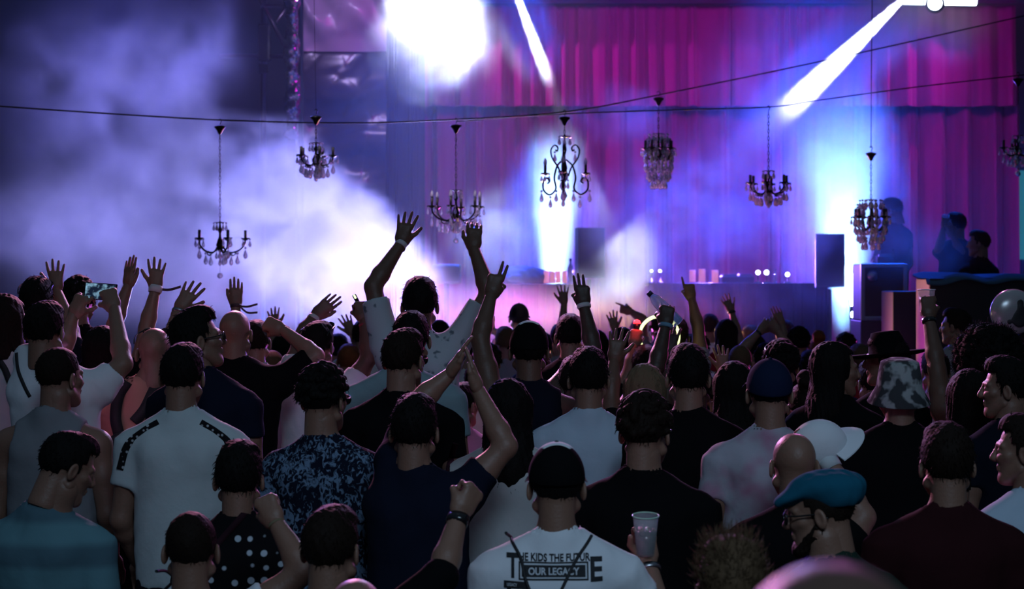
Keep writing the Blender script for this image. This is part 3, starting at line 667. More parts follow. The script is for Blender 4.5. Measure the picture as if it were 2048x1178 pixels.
mx = tag(put('mixer', boxmesh('mixer', ((0, 0, .035), (.17, .24, .07), .01), ((0, .02, .08), (.13, .14, .03), .006)), mat('case_panel')), 'low dark mixer box on top of the road case', 'mixer'); mx.location = P(1769, 526, 20.68)
# side riser and long counter in front right
DR = 19.3
rs = tag(put('riser', boxmesh('riser', ((0, 0, 0), (96/F*DR, .6, 2.0), .012)), mat('riser_black', (.012, .010, .013), .6, bump=.15, bscale=20)), 'square black riser in front of the road case', 'riser'); rs.location = (sx(1822, DR), DR, sz(582, DR)-1.0+.0)
DC = 18.2
ct = empty('counter', (sx(1960, DC), DC, 0), 'long black counter with a blue grey cloth along its top, at the right', 'counter')
zc = sz(556, DC); wc = 230/F*DC
put('front_panel', boxmesh('front_panel', ((0, 0, zc/2), (wc, .6, zc), .015)), mat('riser_black'), ct)
def clothtop():
    nx, ny = 60, 12; X = np.linspace(-wc/2-.03, wc/2, nx); Y = np.linspace(-.34, .32, ny); g = np.random.RandomState(2); V = []
    for y in Y:
        for x in X: V.append((x, y, zc+.02+.03*math.sin(x*6+y*3)*math.sin(x*2.3)+.015*math.sin(x*15+y*5) - (.05 if y < -.30 else 0)))
    V = np.array(V); Q = np.array([[r*nx+c, r*nx+c+1, (r+1)*nx+c+1, (r+1)*nx+c] for r in range(ny-1) for c in range(nx-1)]); n = len(V)
    return mesh_np('counter_cloth', np.concatenate([V, V-np.array([0, 0, .01])]), np.concatenate([Q, Q[:, ::-1]+n]))
put('counter_cloth', clothtop(), cloth('slate_blue', (.10, .22, .32)), ct)
# table heaped with a dark cloth, candle cups with added pink glow on it
DT = 28.2
tb = empty('stage_table', (sx(1090, DT), DT, 1.0), 'stage table under a dark drape, in front of the central column of light', 'table'); zt = sz(568, DT)-1.0; wt = 150/F*DT
put('table_top', boxmesh('table_top', ((0, 0, zt-.02), (wt, .7, .04), .008)), mat('stage_black'), tb)
for x in (-1, 1):
    for y in (-.3, .3): put('leg', boxmesh('leg', ((x*(wt/2-.05), y, (zt-.04)/2), (.05, .05, zt-.04), .004)), mat('stand_metal'), tb)
me_ = folds('drape', -wt/2, wt/2, .25, zt-.005, -.37, .14, .02, 21, nx=160, nz=8); put('drape', me_, cloth('table_black', (.012, .012, .02)), tb)
f = Field((-.42, -.32, 0), (.42, .32, .42), .016); f.ell((-.05, 0, .06), (.36, .24, .12), .05); f.ell((-.03, .02, .14), (.20, .17, .11), .06); f.ell((.2, -.02, .1), (.16, .15, .08), .05); x, y, z = f.all(); f.wrinkle(.020, 15, 4); f.wrinkle(.008, 38, 6); f.f = np.maximum(f.f, .004-z)
hp = tag(put('cloth_heap', mesh_np('cloth_heap', *f.mesh()), cloth('heap_blue', (.06, .08, .14))), 'heaped dark cloth on the left of the stage table', 'cloth'); hp.location = (sx(1050, DT), DT+.02, 1.0+zt+.0)
lan = mat('glow_cup_skin', (.75, .45, .45), .7, emit=(1, .30, .42), estr=.55)  # pink light on the candle cups put in as a mild glow
def glow_cup(px, pb, hpx, wpx, D, label):
    V, Q = lathe([(.0, 0), (.5, 0), (.5, .98), (.47, 1), (.43, .96), (.43, .05), (.0, .05)], 16); o = tag(put('pink_glow_cup', mesh_np('pink_glow_cup', V*np.array([wpx/F*D, wpx/F*D, hpx/F*D]), Q), lan), label, 'glow_cup', 'candle cups with added pink glow on the stage tables')
    o.location = P(px, pb, D); put('candle', mesh_np('candle', *[lathe([(.0, .01), (.03, .01), (.03, .09), (.0, .1)], 12)][0]), mat('wax', (.7, .6, .5), .5), o); return o
glow_cup(1093, 566, 24, 11, DT-.12, 'leftmost of the four candle cups with added pink glow at the central column of light'); glow_cup(1105, 566, 23, 10, DT-.22, 'second from left of the four candle cups with added pink glow at the central column of light')
glow_cup(1116, 566, 24, 10, DT-.12, 'third from left of the four candle cups with added pink glow at the central column of light'); glow_cup(1129, 566, 24, 10, DT-.2, 'rightmost of the four candle cups with added pink glow at the central column of light')
bottle(1141, 565, DT, .34, 'tall bottle between the candle cups and the loudspeaker')
DK = 28.6
dk = empty('booth_table', (sx(1470, DK), DK, 1.0), 'long dark performance table in the violet haze', 'table'); zk = sz(566, DK)-1.0; wk = 352/F*DK
put('table_top', boxmesh('table_top', ((0, 0, zk-.02), (wk, .8, .04), .008)), mat('stage_black'), dk)
put('drape', folds('drape', -wk/2, wk/2, .02, zk-.005, -.42, .16, .02, 31, nx=300, nz=6), cloth('table_black'), dk)
for x in (-1, 1):
    for y in (-.3, .3): put('leg', boxmesh('leg', ((x*(wk/2-.05), y, (zk-.04)/2), (.05, .05, zk-.04), .004)), mat('stand_metal'), dk)
glow_cup(1385, 564, 24, 12, DK-.1, 'leftmost of the three candle cups with added pink glow in the violet haze'); glow_cup(1404, 564, 26, 13, DK-.2, 'middle one of the three candle cups with added pink glow in the violet haze'); glow_cup(1430, 566, 26, 13, DK-.1, 'rightmost of the three candle cups with added pink glow in the violet haze')
bulb_w = mat('bulb_white', (.9, .95, 1), .3, emit=(.75, .9, 1), estr=9)
def table_lamp(px, py, D, label, r=.035, zb=None):
    zb = zb if zb is not None else 1.0+zk; z = sz(py, D)-zb
    o = empty('table_lamp', (sx(px, D), D, zb), label, 'lamp', 'small white lamps on the booth table')
    put('lamp_foot', mesh_np('lamp_foot', *lathe([(.0, .02), (.045, .015), (.05, 0), (.0, 0)], 14)), blk0, o); put('stem', mesh_np('stem', *tube([(0, 0, .01), (0, 0, z-r*.5)], .008, 8)), blk0, o)
    put('bulb', mesh_np('bulb', *lathe([(.0, -r), (r*.7, -r*.7), (r, 0), (r*.7, r*.7), (.0, r)], 14)), bulb_w, o).location = (0, 0, z)
table_lamp(1516, 545, DK, 'left one of the paired white lamps near the right loudspeaker', .034); table_lamp(1533, 545, DK, 'right one of the paired white lamps near the right loudspeaker', .036)
table_lamp(1575, 549, DK, 'single white lamp closest to the right loudspeaker', .032); table_lamp(1303, 542, DK, 'faint white lamp at the left end of the booth table', .018); table_lamp(1320, 542, DK, 'second faint white lamp at the left end of the booth table', .022)
mxr = tag(put('mixer', boxmesh('mixer', ((0, 0, .05), (.46, .35, .10), .012), ((-.11, 0, .11), (.18, .28, .03), .006), ((.11, 0, .11), (.18, .28, .03), .006)), mat('case_panel')), 'wide dark mixing console on the booth table', 'mixer'); mxr.location = (sx(1474, DK), DK+.02, 1.0+zk)
bottle(1551, 566, DK, .2, 'slim bottle between the white lamps on the booth table')
# glowing tube and bulb put in for the bright gap by the case, light bar under the roof, lamps on the truss
led = mat('led_white', (.9, .95, 1), .3, emit=(.72, .88, 1), estr=14)
def strip(name, p0, p1, r, label, D):
    o = empty(name, P(*p0, D), label, 'lamp'); d = P(*p1, D)-P(*p0, D)
    put('tube', mesh_np('tube', *tube([(0, 0, 0), tuple(d)], r, 10)), led, o); b = Vector((0, .05, 0)); put_foot = abs(d.z) > abs(d.x) and put('foot_post', mesh_np('foot_post', *tube([(0, .05, 0), (0, .05, 1.0-o.location.z)], r, 8)), blk0, o); put('housing', mesh_np('housing', *tube([tuple(b), tuple(d+b)], r*1.1, 8)), blk0, o); return o
strip('gap_glow_tube', (1707, 612), (1704, 548), .045, 'upright white tube put in for the bright gap between loudspeaker and road case', 27.4)
strip('light_bar', (1806, 0), (1952, 2), .06, 'bright horizontal light bar under the stage roof, top right', 26.6)
fl = empty('gap_glow_bulb', P(1708, 629, 27.3), 'small white bulb put in for the bright dot below the glowing tube', 'lamp'); put('bulb', mesh_np('bulb', *lathe([(.0, -.05), (.04, -.035), (.05, 0), (.04, .035), (.0, .05)], 16)), led, fl); put('lamp_foot', boxmesh('lamp_foot', ((0, .08, -.02), (.1, .06, .1), .01)), blk0, fl)
def fixture(px, py, D, tgt, label):
    o = empty('stage_spotlight', P(px, py, D), label, 'spotlight', 'spotlights on the roof edge'); q = (P(*tgt)-P(px, py, D)).to_track_quat('Z', 'Y')
    b = put('lamp_housing', mesh_np('lamp_housing', *lathe([(.0, -.36), (.09, -.35), (.11, -.2), (.12, -.04), (.125, -.03), (.10, -.03), (.08, -.12), (.0, -.12)], 20)), blk0, o); b.rotation_mode = 'QUATERNION'; b.rotation_quaternion = q
    l = put('lens', mesh_np('lens', *lathe([(.0, -.06), (.06, -.062), (.095, -.07), (.0, -.09)], 20)), led, o); l.rotation_mode = 'QUATERNION'; l.rotation_quaternion = q
    put('yoke', mesh_np('yoke', *tube(catmull([(-.15, 0, 0), (-.15, 0, .16), (0, 0, .24), (.15, 0, .16), (.15, 0, 0)], 6), .012, 6)), blk0, o)
fixture(1870, 9, 25.8, (1890, 300, 20), 'round spotlight below the light bar, top right')

# ------------------------------------------------------------------ cables and chandeliers
wire_m = mat('wire_black', (.01, .01, .012), .6)
def wire(label, pts, r=.008):
    tag(put('cable', mesh_np('cable', *tube(catmull([np.array(P(p[0], p[1], p[2]*.86)) for p in pts], 8), r*.86, 6)), wire_m), label, 'cable', 'cables carrying the chandeliers')
wire('thin cable sagging from the far left to the central chandelier, then rising to the right', [(-40, 210, 19), (200, 226, 19.5), (440, 240, 20), (700, 246, 20), (912, 239, 20), (1128, 224, 20), (1317, 190, 21), (1700, 110, 22), (2100, 20, 23)])
wire('second thin cable running level from the central chandelier past the chain at the right', [(912, 243, 20.4), (1128, 228, 20.4), (1317, 221, 20.6), (1537, 214, 20.8), (1640, 200, 21), (1850, 172, 21.3), (2100, 144, 21.6)], .007)
def crystal_mat():
    m = bpy.data.materials.new('crystal'); m.use_nodes = True; n = m.node_tree; n.nodes.clear(); o = n.nodes.new('ShaderNodeOutputMaterial')
    gl = n.nodes.new('ShaderNodeBsdfGlossy'); gl.inputs['Roughness'].default_value = .04; gl.inputs['Color'].default_value = (.95, .95, 1, 1); tr = n.nodes.new('ShaderNodeBsdfTranslucent'); tr.inputs['Color'].default_value = (.95, .95, 1, 1)
    tp_ = n.nodes.new('ShaderNodeBsdfGlass'); tp_.inputs['IOR'].default_value = 1.55; a = n.nodes.new('ShaderNodeMixShader'); b = n.nodes.new('ShaderNodeMixShader'); a.inputs[0].default_value = .4; b.inputs[0].default_value = .5
    n.links.new(gl.outputs[0], a.inputs[1]); n.links.new(tr.outputs[0], a.inputs[2]); n.links.new(a.outputs[0], b.inputs[1]); n.links.new(tp_.outputs[0], b.inputs[2]); n.links.new(b.outputs[0], o.inputs[0]); return m
iron = mat('dark_iron', (.012, .011, .012), .4, .7); cryst = crystal_mat(); candle_m = mat('candle_sleeve', (.03, .026, .024), .5); glassb = mat('bulb_glass', (.9, .88, .9), .08, trans=.7)
drop_me = mesh_np('crystal_drop', *lathe([(.0, .0), (.004, -.006), (.014, -.036), (.017, -.050), (.011, -.066), (.0, -.072)], 8), smooth=False)
bead_me = mesh_np('crystal_bead', *lathe([(.0, .011), (.009, .006), (.011, 0), (.009, -.006), (.0, -.011)], 8), smooth=False)
bulb_me = mesh_np('bulb', *lathe([(.0, 0), (.010, 0), (.016, .018), (.015, .035), (.007, .058), (.0, .066)], 12))
cup_me = mesh_np('candle_cup', *lathe([(.0, -.012), (.012, -.01), (.036, .006), (.042, .012), (.036, .010), (.010, .0), (.0, 0)], 16))
sleeve_me = mesh_np('candle_sleeve', *lathe([(.0, 0), (.012, 0), (.012, .07), (.0, .071)], 12))
def drop(par, p, k=1.0, beads=1):
    p = Vector(p)
    for b in range(beads):
        o = put('crystal_bead', bead_me, cryst, par, p+Vector((0, 0, -.010*k-.022*k*b))); o.scale = (k, k, k)
    o = put('crystal_drop', drop_me, cryst, par, p+Vector((0, 0, -.021*k*beads))); o.scale = (k, k, k)
def links(z0, z1, r=.012):
    n = max(2, int((z0-z1)/(r*2.6))); pr = []
    for i in range(n):
        z = z0-(i+.5)*(z0-z1)/n; hh = (z0-z1)/n*.62; a = np.linspace(0, 2*math.pi, 11)[:-1]
        q = np.stack([np.cos(a)*r*.55, np.zeros(10), np.sin(a)*hh], 1); q = q if i % 2 else q[:, [1, 0, 2]]; pr.append(tube(q+np.array([0, 0, z]), .0032, 5, True))
    return joinVQ(*pr)
def chandelier(label, px, D, ytop, ybody, ybot, span, n=5, kind='classic', bulbs=False, canopy=True, rot=.3, yline=None):
    D *= .86
    """px centre, rows in the picture for the hook, the arm level and the lowest crystal, span in pixels"""
    k = F/D; zt, zb, zl = sz(ytop, D), sz(ybody, D), sz(ybot, D); Rr = span/k/2
    o = empty('chandelier', (sx(px, D), D, zb), label, 'chandelier', 'chandeliers strung over the crowd'); T = zt-zb
    put('hook', mesh_np('hook', *tube(catmull([(0, 0, T-.03), (.012, 0, T), (0, 0, T+.016), (-.012, 0, T+.004)], 5), .004, 6)), iron, o)
    zc = T-.03
    if canopy:
        put('ceiling_canopy', mesh_np('ceiling_canopy', *lathe([(.0, T-.035), (.045, T-.045), (.05, T-.055), (.028, T-.08), (.014, T-.11), (.0, T-.12)], 18)), iron, o); zc = T-.12
    hb_ = max(.16, Rr*.9) if kind != 'beaded' else Rr*1.6
    if kind == 'scroll': hb_ = zc-.07
    put('chain', mesh_np('chain', *links(zc, hb_)), iron, o)
    st = [(.0, hb_), (.012, hb_-.01), (.006, hb_-.03), (.013, hb_*.72), (.020, hb_*.62), (.009, hb_*.5), (.012, hb_*.35), (.026, hb_*.18), (.020, .05), (.034, .01), (.026, -.03), (.010, -.05), (.0, -.06)]
    put('stem', mesh_np('stem', *lathe(st, 14)), iron, o)
    put('crown_dish', mesh_np('crown_dish', *lathe([(.0, hb_*.93), (.02, hb_*.935), (.055, hb_*.95), (.058, hb_*.945), (.02, hb_*.915), (.0, hb_*.91)], 16)), iron, o)
    for i in range(6): a = i*1.047+rot; drop(o, (.053*math.cos(a), .053*math.sin(a), hb_*.94), .8)
    for i in range(n):
        a = 2*math.pi*i/n+rot; c, s = math.cos(a), math.sin(a); L = lambda pts: [(r*Rr*c, r*Rr*s, z*Rr) for r, z in pts]
        if kind == 'scroll':
            pts = L([(.06, .55), (.30, .35), (.42, -.05), (.36, -.42), (.60, -.62), (.86, -.46), (.88, -.16), (.72, -.05), (.62, -.16), (.70, -.24)])
            put('arm', mesh_np('arm', *tube(catmull(pts, 6), .0085, 7)), iron, o); 
            put('upper_scroll', mesh_np('upper_scroll', *tube(catmull(L([(.14, .0), (.26, .30), (.50, .62), (.56, .90), (.42, 1.06), (.28, .98), (.30, .86), (.37, .90)]), 6), .0075, 7)), iron, o)
            e = (.80*Rr*c, .80*Rr*s, .08*Rr); dr = [(.95, -.45), (.58, -.66), (.34, -.46)]; drop(o, (.40*Rr*c, .40*Rr*s, .86*Rr), 1.0)
        elif kind == 'beaded':
            pts = L([(.1, -.2), (.55, -.5), (.95, -.1), (1.0, .35)]); put('arm', mesh_np('arm', *tube(catmull(pts, 6), .006, 6)), iron, o); e = (Rr*c, Rr*s, .35*Rr); dr = []
            for q in range(10):
                t = q/9; r_ = Rr*(.45+.60*math.sin(math.pi*min(1, .15+t*.8))); z_ = hb_*.95-t*(hb_*.95-(zl-zb)-.07)
                aa = a+.3*(q % 2); drop(o, (r_*math.cos(aa), r_*math.sin(aa), z_), 1.05, 1+(q % 2))
        else:
            pts = L([(.06, .05), (.28, -.22), (.62, -.18), (.86, .02), (.90, .22)]); put('arm', mesh_np('arm', *tube(catmull(pts, 6), .0075, 7)), iron, o)
            put('arm_curl', mesh_np('arm_curl', *tube(catmull(L([(.30, -.22), (.42, -.34), (.55, -.28), (.50, -.18)]), 5), .005, 6)), iron, o)
            e = (.90*Rr*c, .90*Rr*s, .24*Rr); dr = [(.90, -.02), (.62, -.22), (.40, -.26)]
        put('candle_cup', cup_me, iron, o, e); put('candle_sleeve', sleeve_me, candle_m, o, (e[0], e[1], e[2]+.008))
        if bulbs: put('bulb', bulb_me, glassb, o, (e[0], e[1], e[2]+.078))
        for q in range(3):
            b = q*2.09+a; drop(o, (e[0]+.038*math.cos(b), e[1]+.038*math.sin(b), e[2]+.008), .8)
        for r_, z_ in dr: drop(o, (r_*Rr*c, r_*Rr*s, z_*Rr), 1.15)
    zz = zl-zb; drop(o, (0, 0, -.06), 1.0, 2)
    put('bottom_chain', mesh_np('bottom_chain', *tube([(0, 0, -.05), (0, 0, zz+.05)], .0016, 5)), iron, o)
    bo = put('crystal_ball', mesh_np('crystal_ball', *lathe([(.0, .026), (.018, .018), (.026, 0), (.018, -.018), (.0, -.026)], 9), smooth=False), cryst, o, (0, 0, zz+.02))
    for i in range(4): drop(o, (.03*math.cos(i*1.57), .03*math.sin(i*1.57), -.03), .9, 1)
    return o
chandelier('dark iron chandelier on a long chain at the left, before the white smoke', 440, 20, 242, 492, 556, 112, 5, rot=.15)
chandelier('small chandelier by the tarpaulin, its drops lit bright', 632, 19.4, 222, 322, 356, 76, 5, rot=.0)
chandelier('chandelier with candle bulbs that the tall man reaches up to', 912, 20, 240, 428, 486, 112, 6, bulbs=True, rot=.35)
chandelier('scroll armed chandelier with candle bulbs above the central column of light', 1129, 20, 224, 352, 396, 118, 3, kind='scroll', bulbs=True, canopy=True, rot=.42)
chandelier('barrel shaped chandelier thick with crystal drops right of centre', 1317, 21, 186, 308, 368, 54, 8, kind='beaded', rot=.2)
chandelier('small dark chandelier on a long chain before the blue haze', 1537, 20.8, 215, 378, 408, 86, 6, canopy=False, rot=.25)
chandelier('silhouetted crystal chandelier before the right column of light', 1742, 21, 296, 446, 490, 62, 7, kind='beaded', rot=.1)
chandelier('chandelier cut by the right edge of the picture', 2036, 21.4, 148, 304, 352, 62, 5, bulbs=False, rot=.5)
wire('fine wire above the small chandelier by the tarpaulin', [(627, -60, 19.4), (630, 100, 19.4), (632, 226, 19.4)], .0022)
wire('fine vertical wire holding the chandelier at the right column of light', [(1745, -40, 21), (1743, 120, 21), (1742, 296, 21)], .005)
# bright bits beyond the curtain's right end, brightness put in as glow
bd = tag(put('banner_board', boxmesh('banner_board', ((0, 0, 0), (.5, .06, 1.6), .01)), mat('glow_board', (.04, .30, .36), .6, emit=(.05, .5, .6), estr=.25)), 'teal board with an added glow beyond the right end of the curtain', 'board'); bd.location = P(2052, 430, 36); bd.location.z = .8+.0
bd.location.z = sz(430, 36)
struct('trim_4', boxmesh('trim_4', ((bd.location.x, 36.1, (bd.location.z-.8)/2), (.12, .12, bd.location.z-.8+.02))), alu)

# ------------------------------------------------------------------ the crowd
K = {'white': cloth('white', (.76, .78, .82)), 'offwhite': cloth('off_white', (.50, .50, .50)), 'grey': cloth('grey', (.22, .23, .25)), 'lightblue': cloth('pale_blue', (.46, .56, .66)),
     'black': cloth('black', (.005, .005, .006)), 'navy': cloth('navy', (.007, .009, .018)), 'midnight': cloth('midnight_blue', (.008, .011, .024)), 'green': cloth('dark_green', (.014, .032, .024)), 'peach': cloth('peach', (.50, .24, .18)),
     'maroon': cloth('dark_maroon', (.03, .008, .010)), 'teal': cloth('teal', (.010, .10, .16)), 'pink': cloth('pink', (.50, .22, .34)), 'red': cloth('red', (.30, .02, .03)),
     'floral': patterned('navy_floral', (.008, .011, .024), (.15, .23, .34), 'leaves', 42, .80, .06), 'polka': patterned('polka_dot', (.008, .008, .010), (.50, .58, .64), 'dots', 21, .27, .03),
     'stripe': patterned('fine_stripe', (.16, .24, .27), (.30, .42, .45), 'stripes', 150), 'tiedye': patterned('pink_tie_dye', (.42, .40, .46), (.42, .16, .27), 'blotch', 7, .55, .12),
     'leafprint': patterned('pale_leaf_print', (.44, .50, .54), (.13, .17, .20), 'blotch', 16, .62, .03), 'polo': patterned('banded_teal', (.13, .27, .31), (.09, .17, .21), 'stripes', 2.0, .5, .25),
     'bucket': patterned('floral_hat', (.05, .055, .06), (.34, .36, .36), 'blotch', 17, .52, .05), 'tapedshirt': cloth('pale_aqua', (.54, .60, .61))}
white_band = mat('white_band', (.6, .6, .62), .6); steel = mat('steel', (.35, .35, .37), .3, 1); blk_pl = mat('black_plastic', (.01, .01, .011), .18); cord_m = mat('black_cord', (.012, .012, .014), .7)

# --- nearest row
person('p_cap_print', 'man in black backwards cap and white T-shirt printed with block lettering', (1113, 893), 640, hair='crew', hc='black', skin='fair', cm=K['white'], sw=1.08, collar=K['white'],
       Rt=dict(e=(1322, 1250, .05), w=(1297, 1128, .20), t=(1283, 1040, .26), pose='grip', th=(-1, 0, 0), palm=(-.2, -.2, 0)))
I = PEOPLE['p_cap_print']; cap(I['root'], I['M'], K['black'], K['white'], back=False, top=K['white'])
band('p_cap_print', 'R', .02, steel, .036, .022, 'wristwatch')
drape('p_cap_print', [(1012, 1062), (1040, 1105), (1052, 1150), (1075, 1200)], .010, 'shoulder_strap', cord_m, tubular=True, n=12)
drape('p_cap_print', [(1182, 1068), (1150, 1110), (1128, 1150), (1104, 1200)], .010, 'shoulder_strap', cord_m, tubular=True, n=12)
person('p_short_brown', 'short brown haired person in white T-shirt lifting a bent bare arm, bottom of the picture', (383, 1022), 630, hair='crew', hc='brown', cm=K['white'], seed=3,
       Rt=dict(e=(608, 1140, .02), w=(553, 1048, .10), t=(522, 985, .14), pose='fist', th=(-1, .2, 0)), slv=.42, sw=1.02)
band('p_short_brown', 'R', .0, cloth('thread', (.2, .16, .1)), .031, .008, 'bracelet')
drape('p_short_brown', [(318, 1138), (312, 1160), (308, 1200)], .010, 'shoulder_strap', cord_m, tubular=True, n=12)
person('p_polka', 'person with tousled dark hair in black polka dot shirt', (478, 886), 565, hair='full', hc='black', cm=K['polka'], sw=.92, fem=True, hscale=.98)
drape('p_polka', [(505, 1010), (470, 1050), (430, 1095), (405, 1120)], .022, 'cross_body_strap', cloth('dark_strap', (.03, .012, .018)), n=10)
person('p_brown_low', 'brown haired man with wristwatch arm raised at the bottom, in a black long sleeved top', (663, 1012), 668, yaw=-18, hair='short', hc='brown', top='tee', cm=K['black'], slv=.97,
       Rt=dict(e=(884, 1150, .03), w=(918, 1030, .16), t=(958, 965, .20), pose='fist', th=(-.6, -.4, .4)))
band('p_brown_low', 'R', .02, blk_pl, .035, .034, 'wristwatch')
person('p_bald_low', 'shaved headed person whose crown just rises above the lower edge of the picture', (712, 1157), 750, hair='none', skin='fair', cm=K['maroon'])
person('p_teal_polo', 'dark haired man in banded teal polo shirt looking down to his side', (134, 862), 560, yaw=-58, pitch=22, byaw=-12, hair='short', hc='black', top='polo', cm=K['polo'], collar=K['polo'], off=(-42, 0), slv=.7)
person('p_spiky', 'person with spiky light brown hair, out of focus at the bottom', (1462, 1078), 800, hair='spiky', hc='light', cm=K['black'], skin='fair')
person('p_blur', 'bald person nearest the camera, wholly out of focus', (1660, 1122), 2900, hair='none', skin='fair', cm=K['grey'], hscale=1.0)
person('p_flatcap', 'bearded man in teal flat cap and sunglasses seen in profile', (1640, 945), 645, yaw=78, pitch=8, byaw=20, hair='crew', hc='brown', cm=K['green'], off=(22, 0))
I = PEOPLE['p_flatcap']; flat_cap(I['root'], I['M'], K['teal']); shades(I['root'], I['M'])
f = Field((-.07, .0, -.16), (.07, .12, -.03), .004); f.cap((0, .075, -.100), (0, .058, -.096), .028, .033, .02)
for s_ in (-1, 1): f.cap((s_*.062, .008, -.045), (s_*.022, .064, -.10), .021, .026, .02)
f.wrinkle(.0015, 260, 5); o_ = put('beard', mesh_np('beard', *f.mesh()), HAIR['brown'], I['root']); o_.matrix_local = I['M']
_r = [I['B'](math.cos(t)*.078, .004+math.sin(t)*.080, -.150-.035*math.sin(t)) for t in np.linspace(0, 6.283, 40)[:-1]]
put('necklace', mesh_np('necklace', *tube(rotz(_r, I['by']), .0055, 6, True)), mat('wood_beads', (.06, .03, .02), .5), I['root'])
person('p_bald_cap', 'bald man in black T-shirt with raised arm in a white sweatband', (1587, 866), 560, yaw=8, hair='none', skin='fair', cm=K['black'], off=(5, 0),
       Rt=dict(e=(1728, 1035, .02), w=(1652, 915, .12), t=(1618, 852, .16), pose='claw', th=(-.3, -.5, .3)))
band('p_bald_cap', 'R', .018, mat('towelling', (.62, .66, .68), .95), .040, .062, 'sweatband')
person('p_dark_corner', 'brown haired man in dark maroon T-shirt, back turned, at the lower right', (1893, 850), 610, hair='full', hc='brown', cm=K['maroon'], sw=1.08)
person('p_edge_grey', 'person in grey blue T-shirt seen in profile at the right edge', (2048, 828), 560, yaw=72, byaw=25, hair='short', hc='brown', cm=K['lightblue'], off=(10, 0))
person('p_ringer', 'dark haired man in navy T-shirt with white collar trim clapping overhead', (829, 792), 545, yaw=-6, hair='full', hc='black', cm=K['midnight'], sw=1.02, collar=K['white'], slv=.50, off=(8, 0),
       L=dict(e=(842, 800, .34), w=(898, 750, .36), t=(930, 690, .36), pose='flat', th=(0, -1, 0), palm=(1, 0, 0), sh=(790, 925, .06)), Rt=dict(e=(1012, 893, .02), w=(957, 782, .10), t=(934, 690, .14), pose='flat', th=(0, -1, 0), palm=(-1, 0, 0)))

# --- second row
person('q_tape', 'short haired man in pale T-shirt with black collar and black taped shoulders', (366, 686), 510, yaw=-8, hair='short', hc='black', cm=K['tapedshirt'], sw=1.04, collar=K['black'], slv=.55)
I = PEOPLE['q_tape']
drape('q_tape', [(324, 842), (294, 860), (262, 888), (246, 936)], .028, 'shoulder_tape', patterned('logo_tape', (.012, .012, .015), (.5, .52, .55), 'dots', 48, .3, .05), n=14)
drape('q_tape', [(408, 842), (438, 860), (468, 886), (484, 932)], .028, 'shoulder_tape', MATS['cloth_logo_tape'], n=14)
person('q_floral', 'curly haired man in dark blue leaf print shirt and sunglasses', (648, 732), 520, yaw=-28, hair='curly', hc='black', top='polo', cm=K['floral'], collar=K['floral'], slv=.6)
I = PEOPLE['q_floral']; shades(I['root'], I['M'])
person('q_longhair_tee', 'woman with long dark hair in white T-shirt behind the clapping man', (1016, 757), 505, hair='long', hc='black', cm=K['offwhite'], fem=True, skin='tan', sw=1.04)
drape('q_longhair_tee', [(912, 885), (902, 915), (896, 950)], .024, 'bag_strap', cloth('dark_strap', (.03, .012, .018)), n=10)
person('q_paleblue', 'dark haired man in pale blue T-shirt under two raised arms', (1177, 698), 462, hair='full', hc='black', cm=K['lightblue'], sw=1.05, collar=K['lightblue'])
person('q_black_mid', 'dark haired man in black T-shirt beside the blonde woman', (1376, 692), 485, hair='full', hc='black', hseed=2, cm=K['black'], sw=1.04)
person('q_curlyblack', 'wavy haired man with glasses in black T-shirt, head turned slightly', (1291, 790), 572, yaw=-22, hair='curly', hc='brown', hseed=3, cm=K['black'], sw=1.08, off=(-6, 0))
I = PEOPLE['q_curlyblack']; shades(I['root'], I['M'])
person('q_bluecap', 'man in navy cap and pink tie dye T-shirt', (1538, 722), 515, hair='crew', hc='black', cm=K['tiedye'], collar=K['tiedye'])
I = PEOPLE['q_bluecap']; cap(I['root'], I['M'] @ Matrix.Rotation(R(10), 4, 'X'), cloth('dark_blue', (.010, .016, .045)), cloth('dark_blue', (.010, .016, .045)))
person('q_bucket', 'man in floral bucket hat and black T-shirt', (1797, 722), 490, hair='crew', hc='black', cm=K['black'], sw=1.12)
I = PEOPLE['q_bucket']; bucket(I['root'], I['M'] @ Matrix.Rotation(R(8), 4, 'X'), K['bucket'])
person('q_widehat', 'person in black wide brimmed hat facing the long haired woman', (1772, 668), 406, yaw=68, byaw=30, hair='short', hc='black', cm=K['black'])
I = PEOPLE['q_widehat']; wide_hat(I['root'], I['M'] @ Matrix.Rotation(R(-6), 4, 'X'), K['black'])
person('q_profile_woman', 'long haired woman in profile facing the person in the wide hat', (1672, 683), 440, yaw=-78, byaw=-25, hair='long', hc='black', fem=True, cm=K['black'], skin='fair')
person('q_afro', 'person with big round curly hair holding a beer cup high', (1975, 652), 425, hair='afro', hc='black', skin='tan', top='tank', cm=K['black'], off=(-12, 0), sw=1.05,
       L=dict(e=(1874, 738, .10), w=(1857, 634, .20), t=(1856, 560, .26), pose='grip', th=(1, 0, 0), palm=(.2, .2, 0)))
band('q_afro', 'L', .02, blk_pl, .034, .024, 'wristwatch')
person('q_bob_right', 'person with dark bobbed hair in front of the curly haired cup holder', (1935, 738), 446, yaw=12, hair='bob', hc='black', fem=True, cm=K['navy'])
person('q_profile_man', 'man in profile with swept dark hair and navy shirt near the right edge', (2012, 716), 470, yaw=76, byaw=28, hair='full', hc='black', cm=K['navy'], sw=1.0)
person('q_tank_white', 'person in white tank top standing beyond the bucket hat', (1800, 742), 385, yaw=5, hair='short', hc='black', top='tank', cm=K['white'], skin='tan', sw=1.1)
person('q_pinkface', 'man with magenta light on his face beyond the raised beer cup', (1911, 616), 285, yaw=58, hair='short', hc='brown', cm=K['grey'], skin='fair')
person('q_balloon', 'dark haired person under the white balloon at the right edge', (2052, 655), 300, hair='short', hc='black', cm=K['black'])
person('q_pale_pink', 'person in pale pink top half hidden behind the raised beer arm', (1870, 700), 330, yaw=10, hair='short', hc='black', cm=K['pink'])

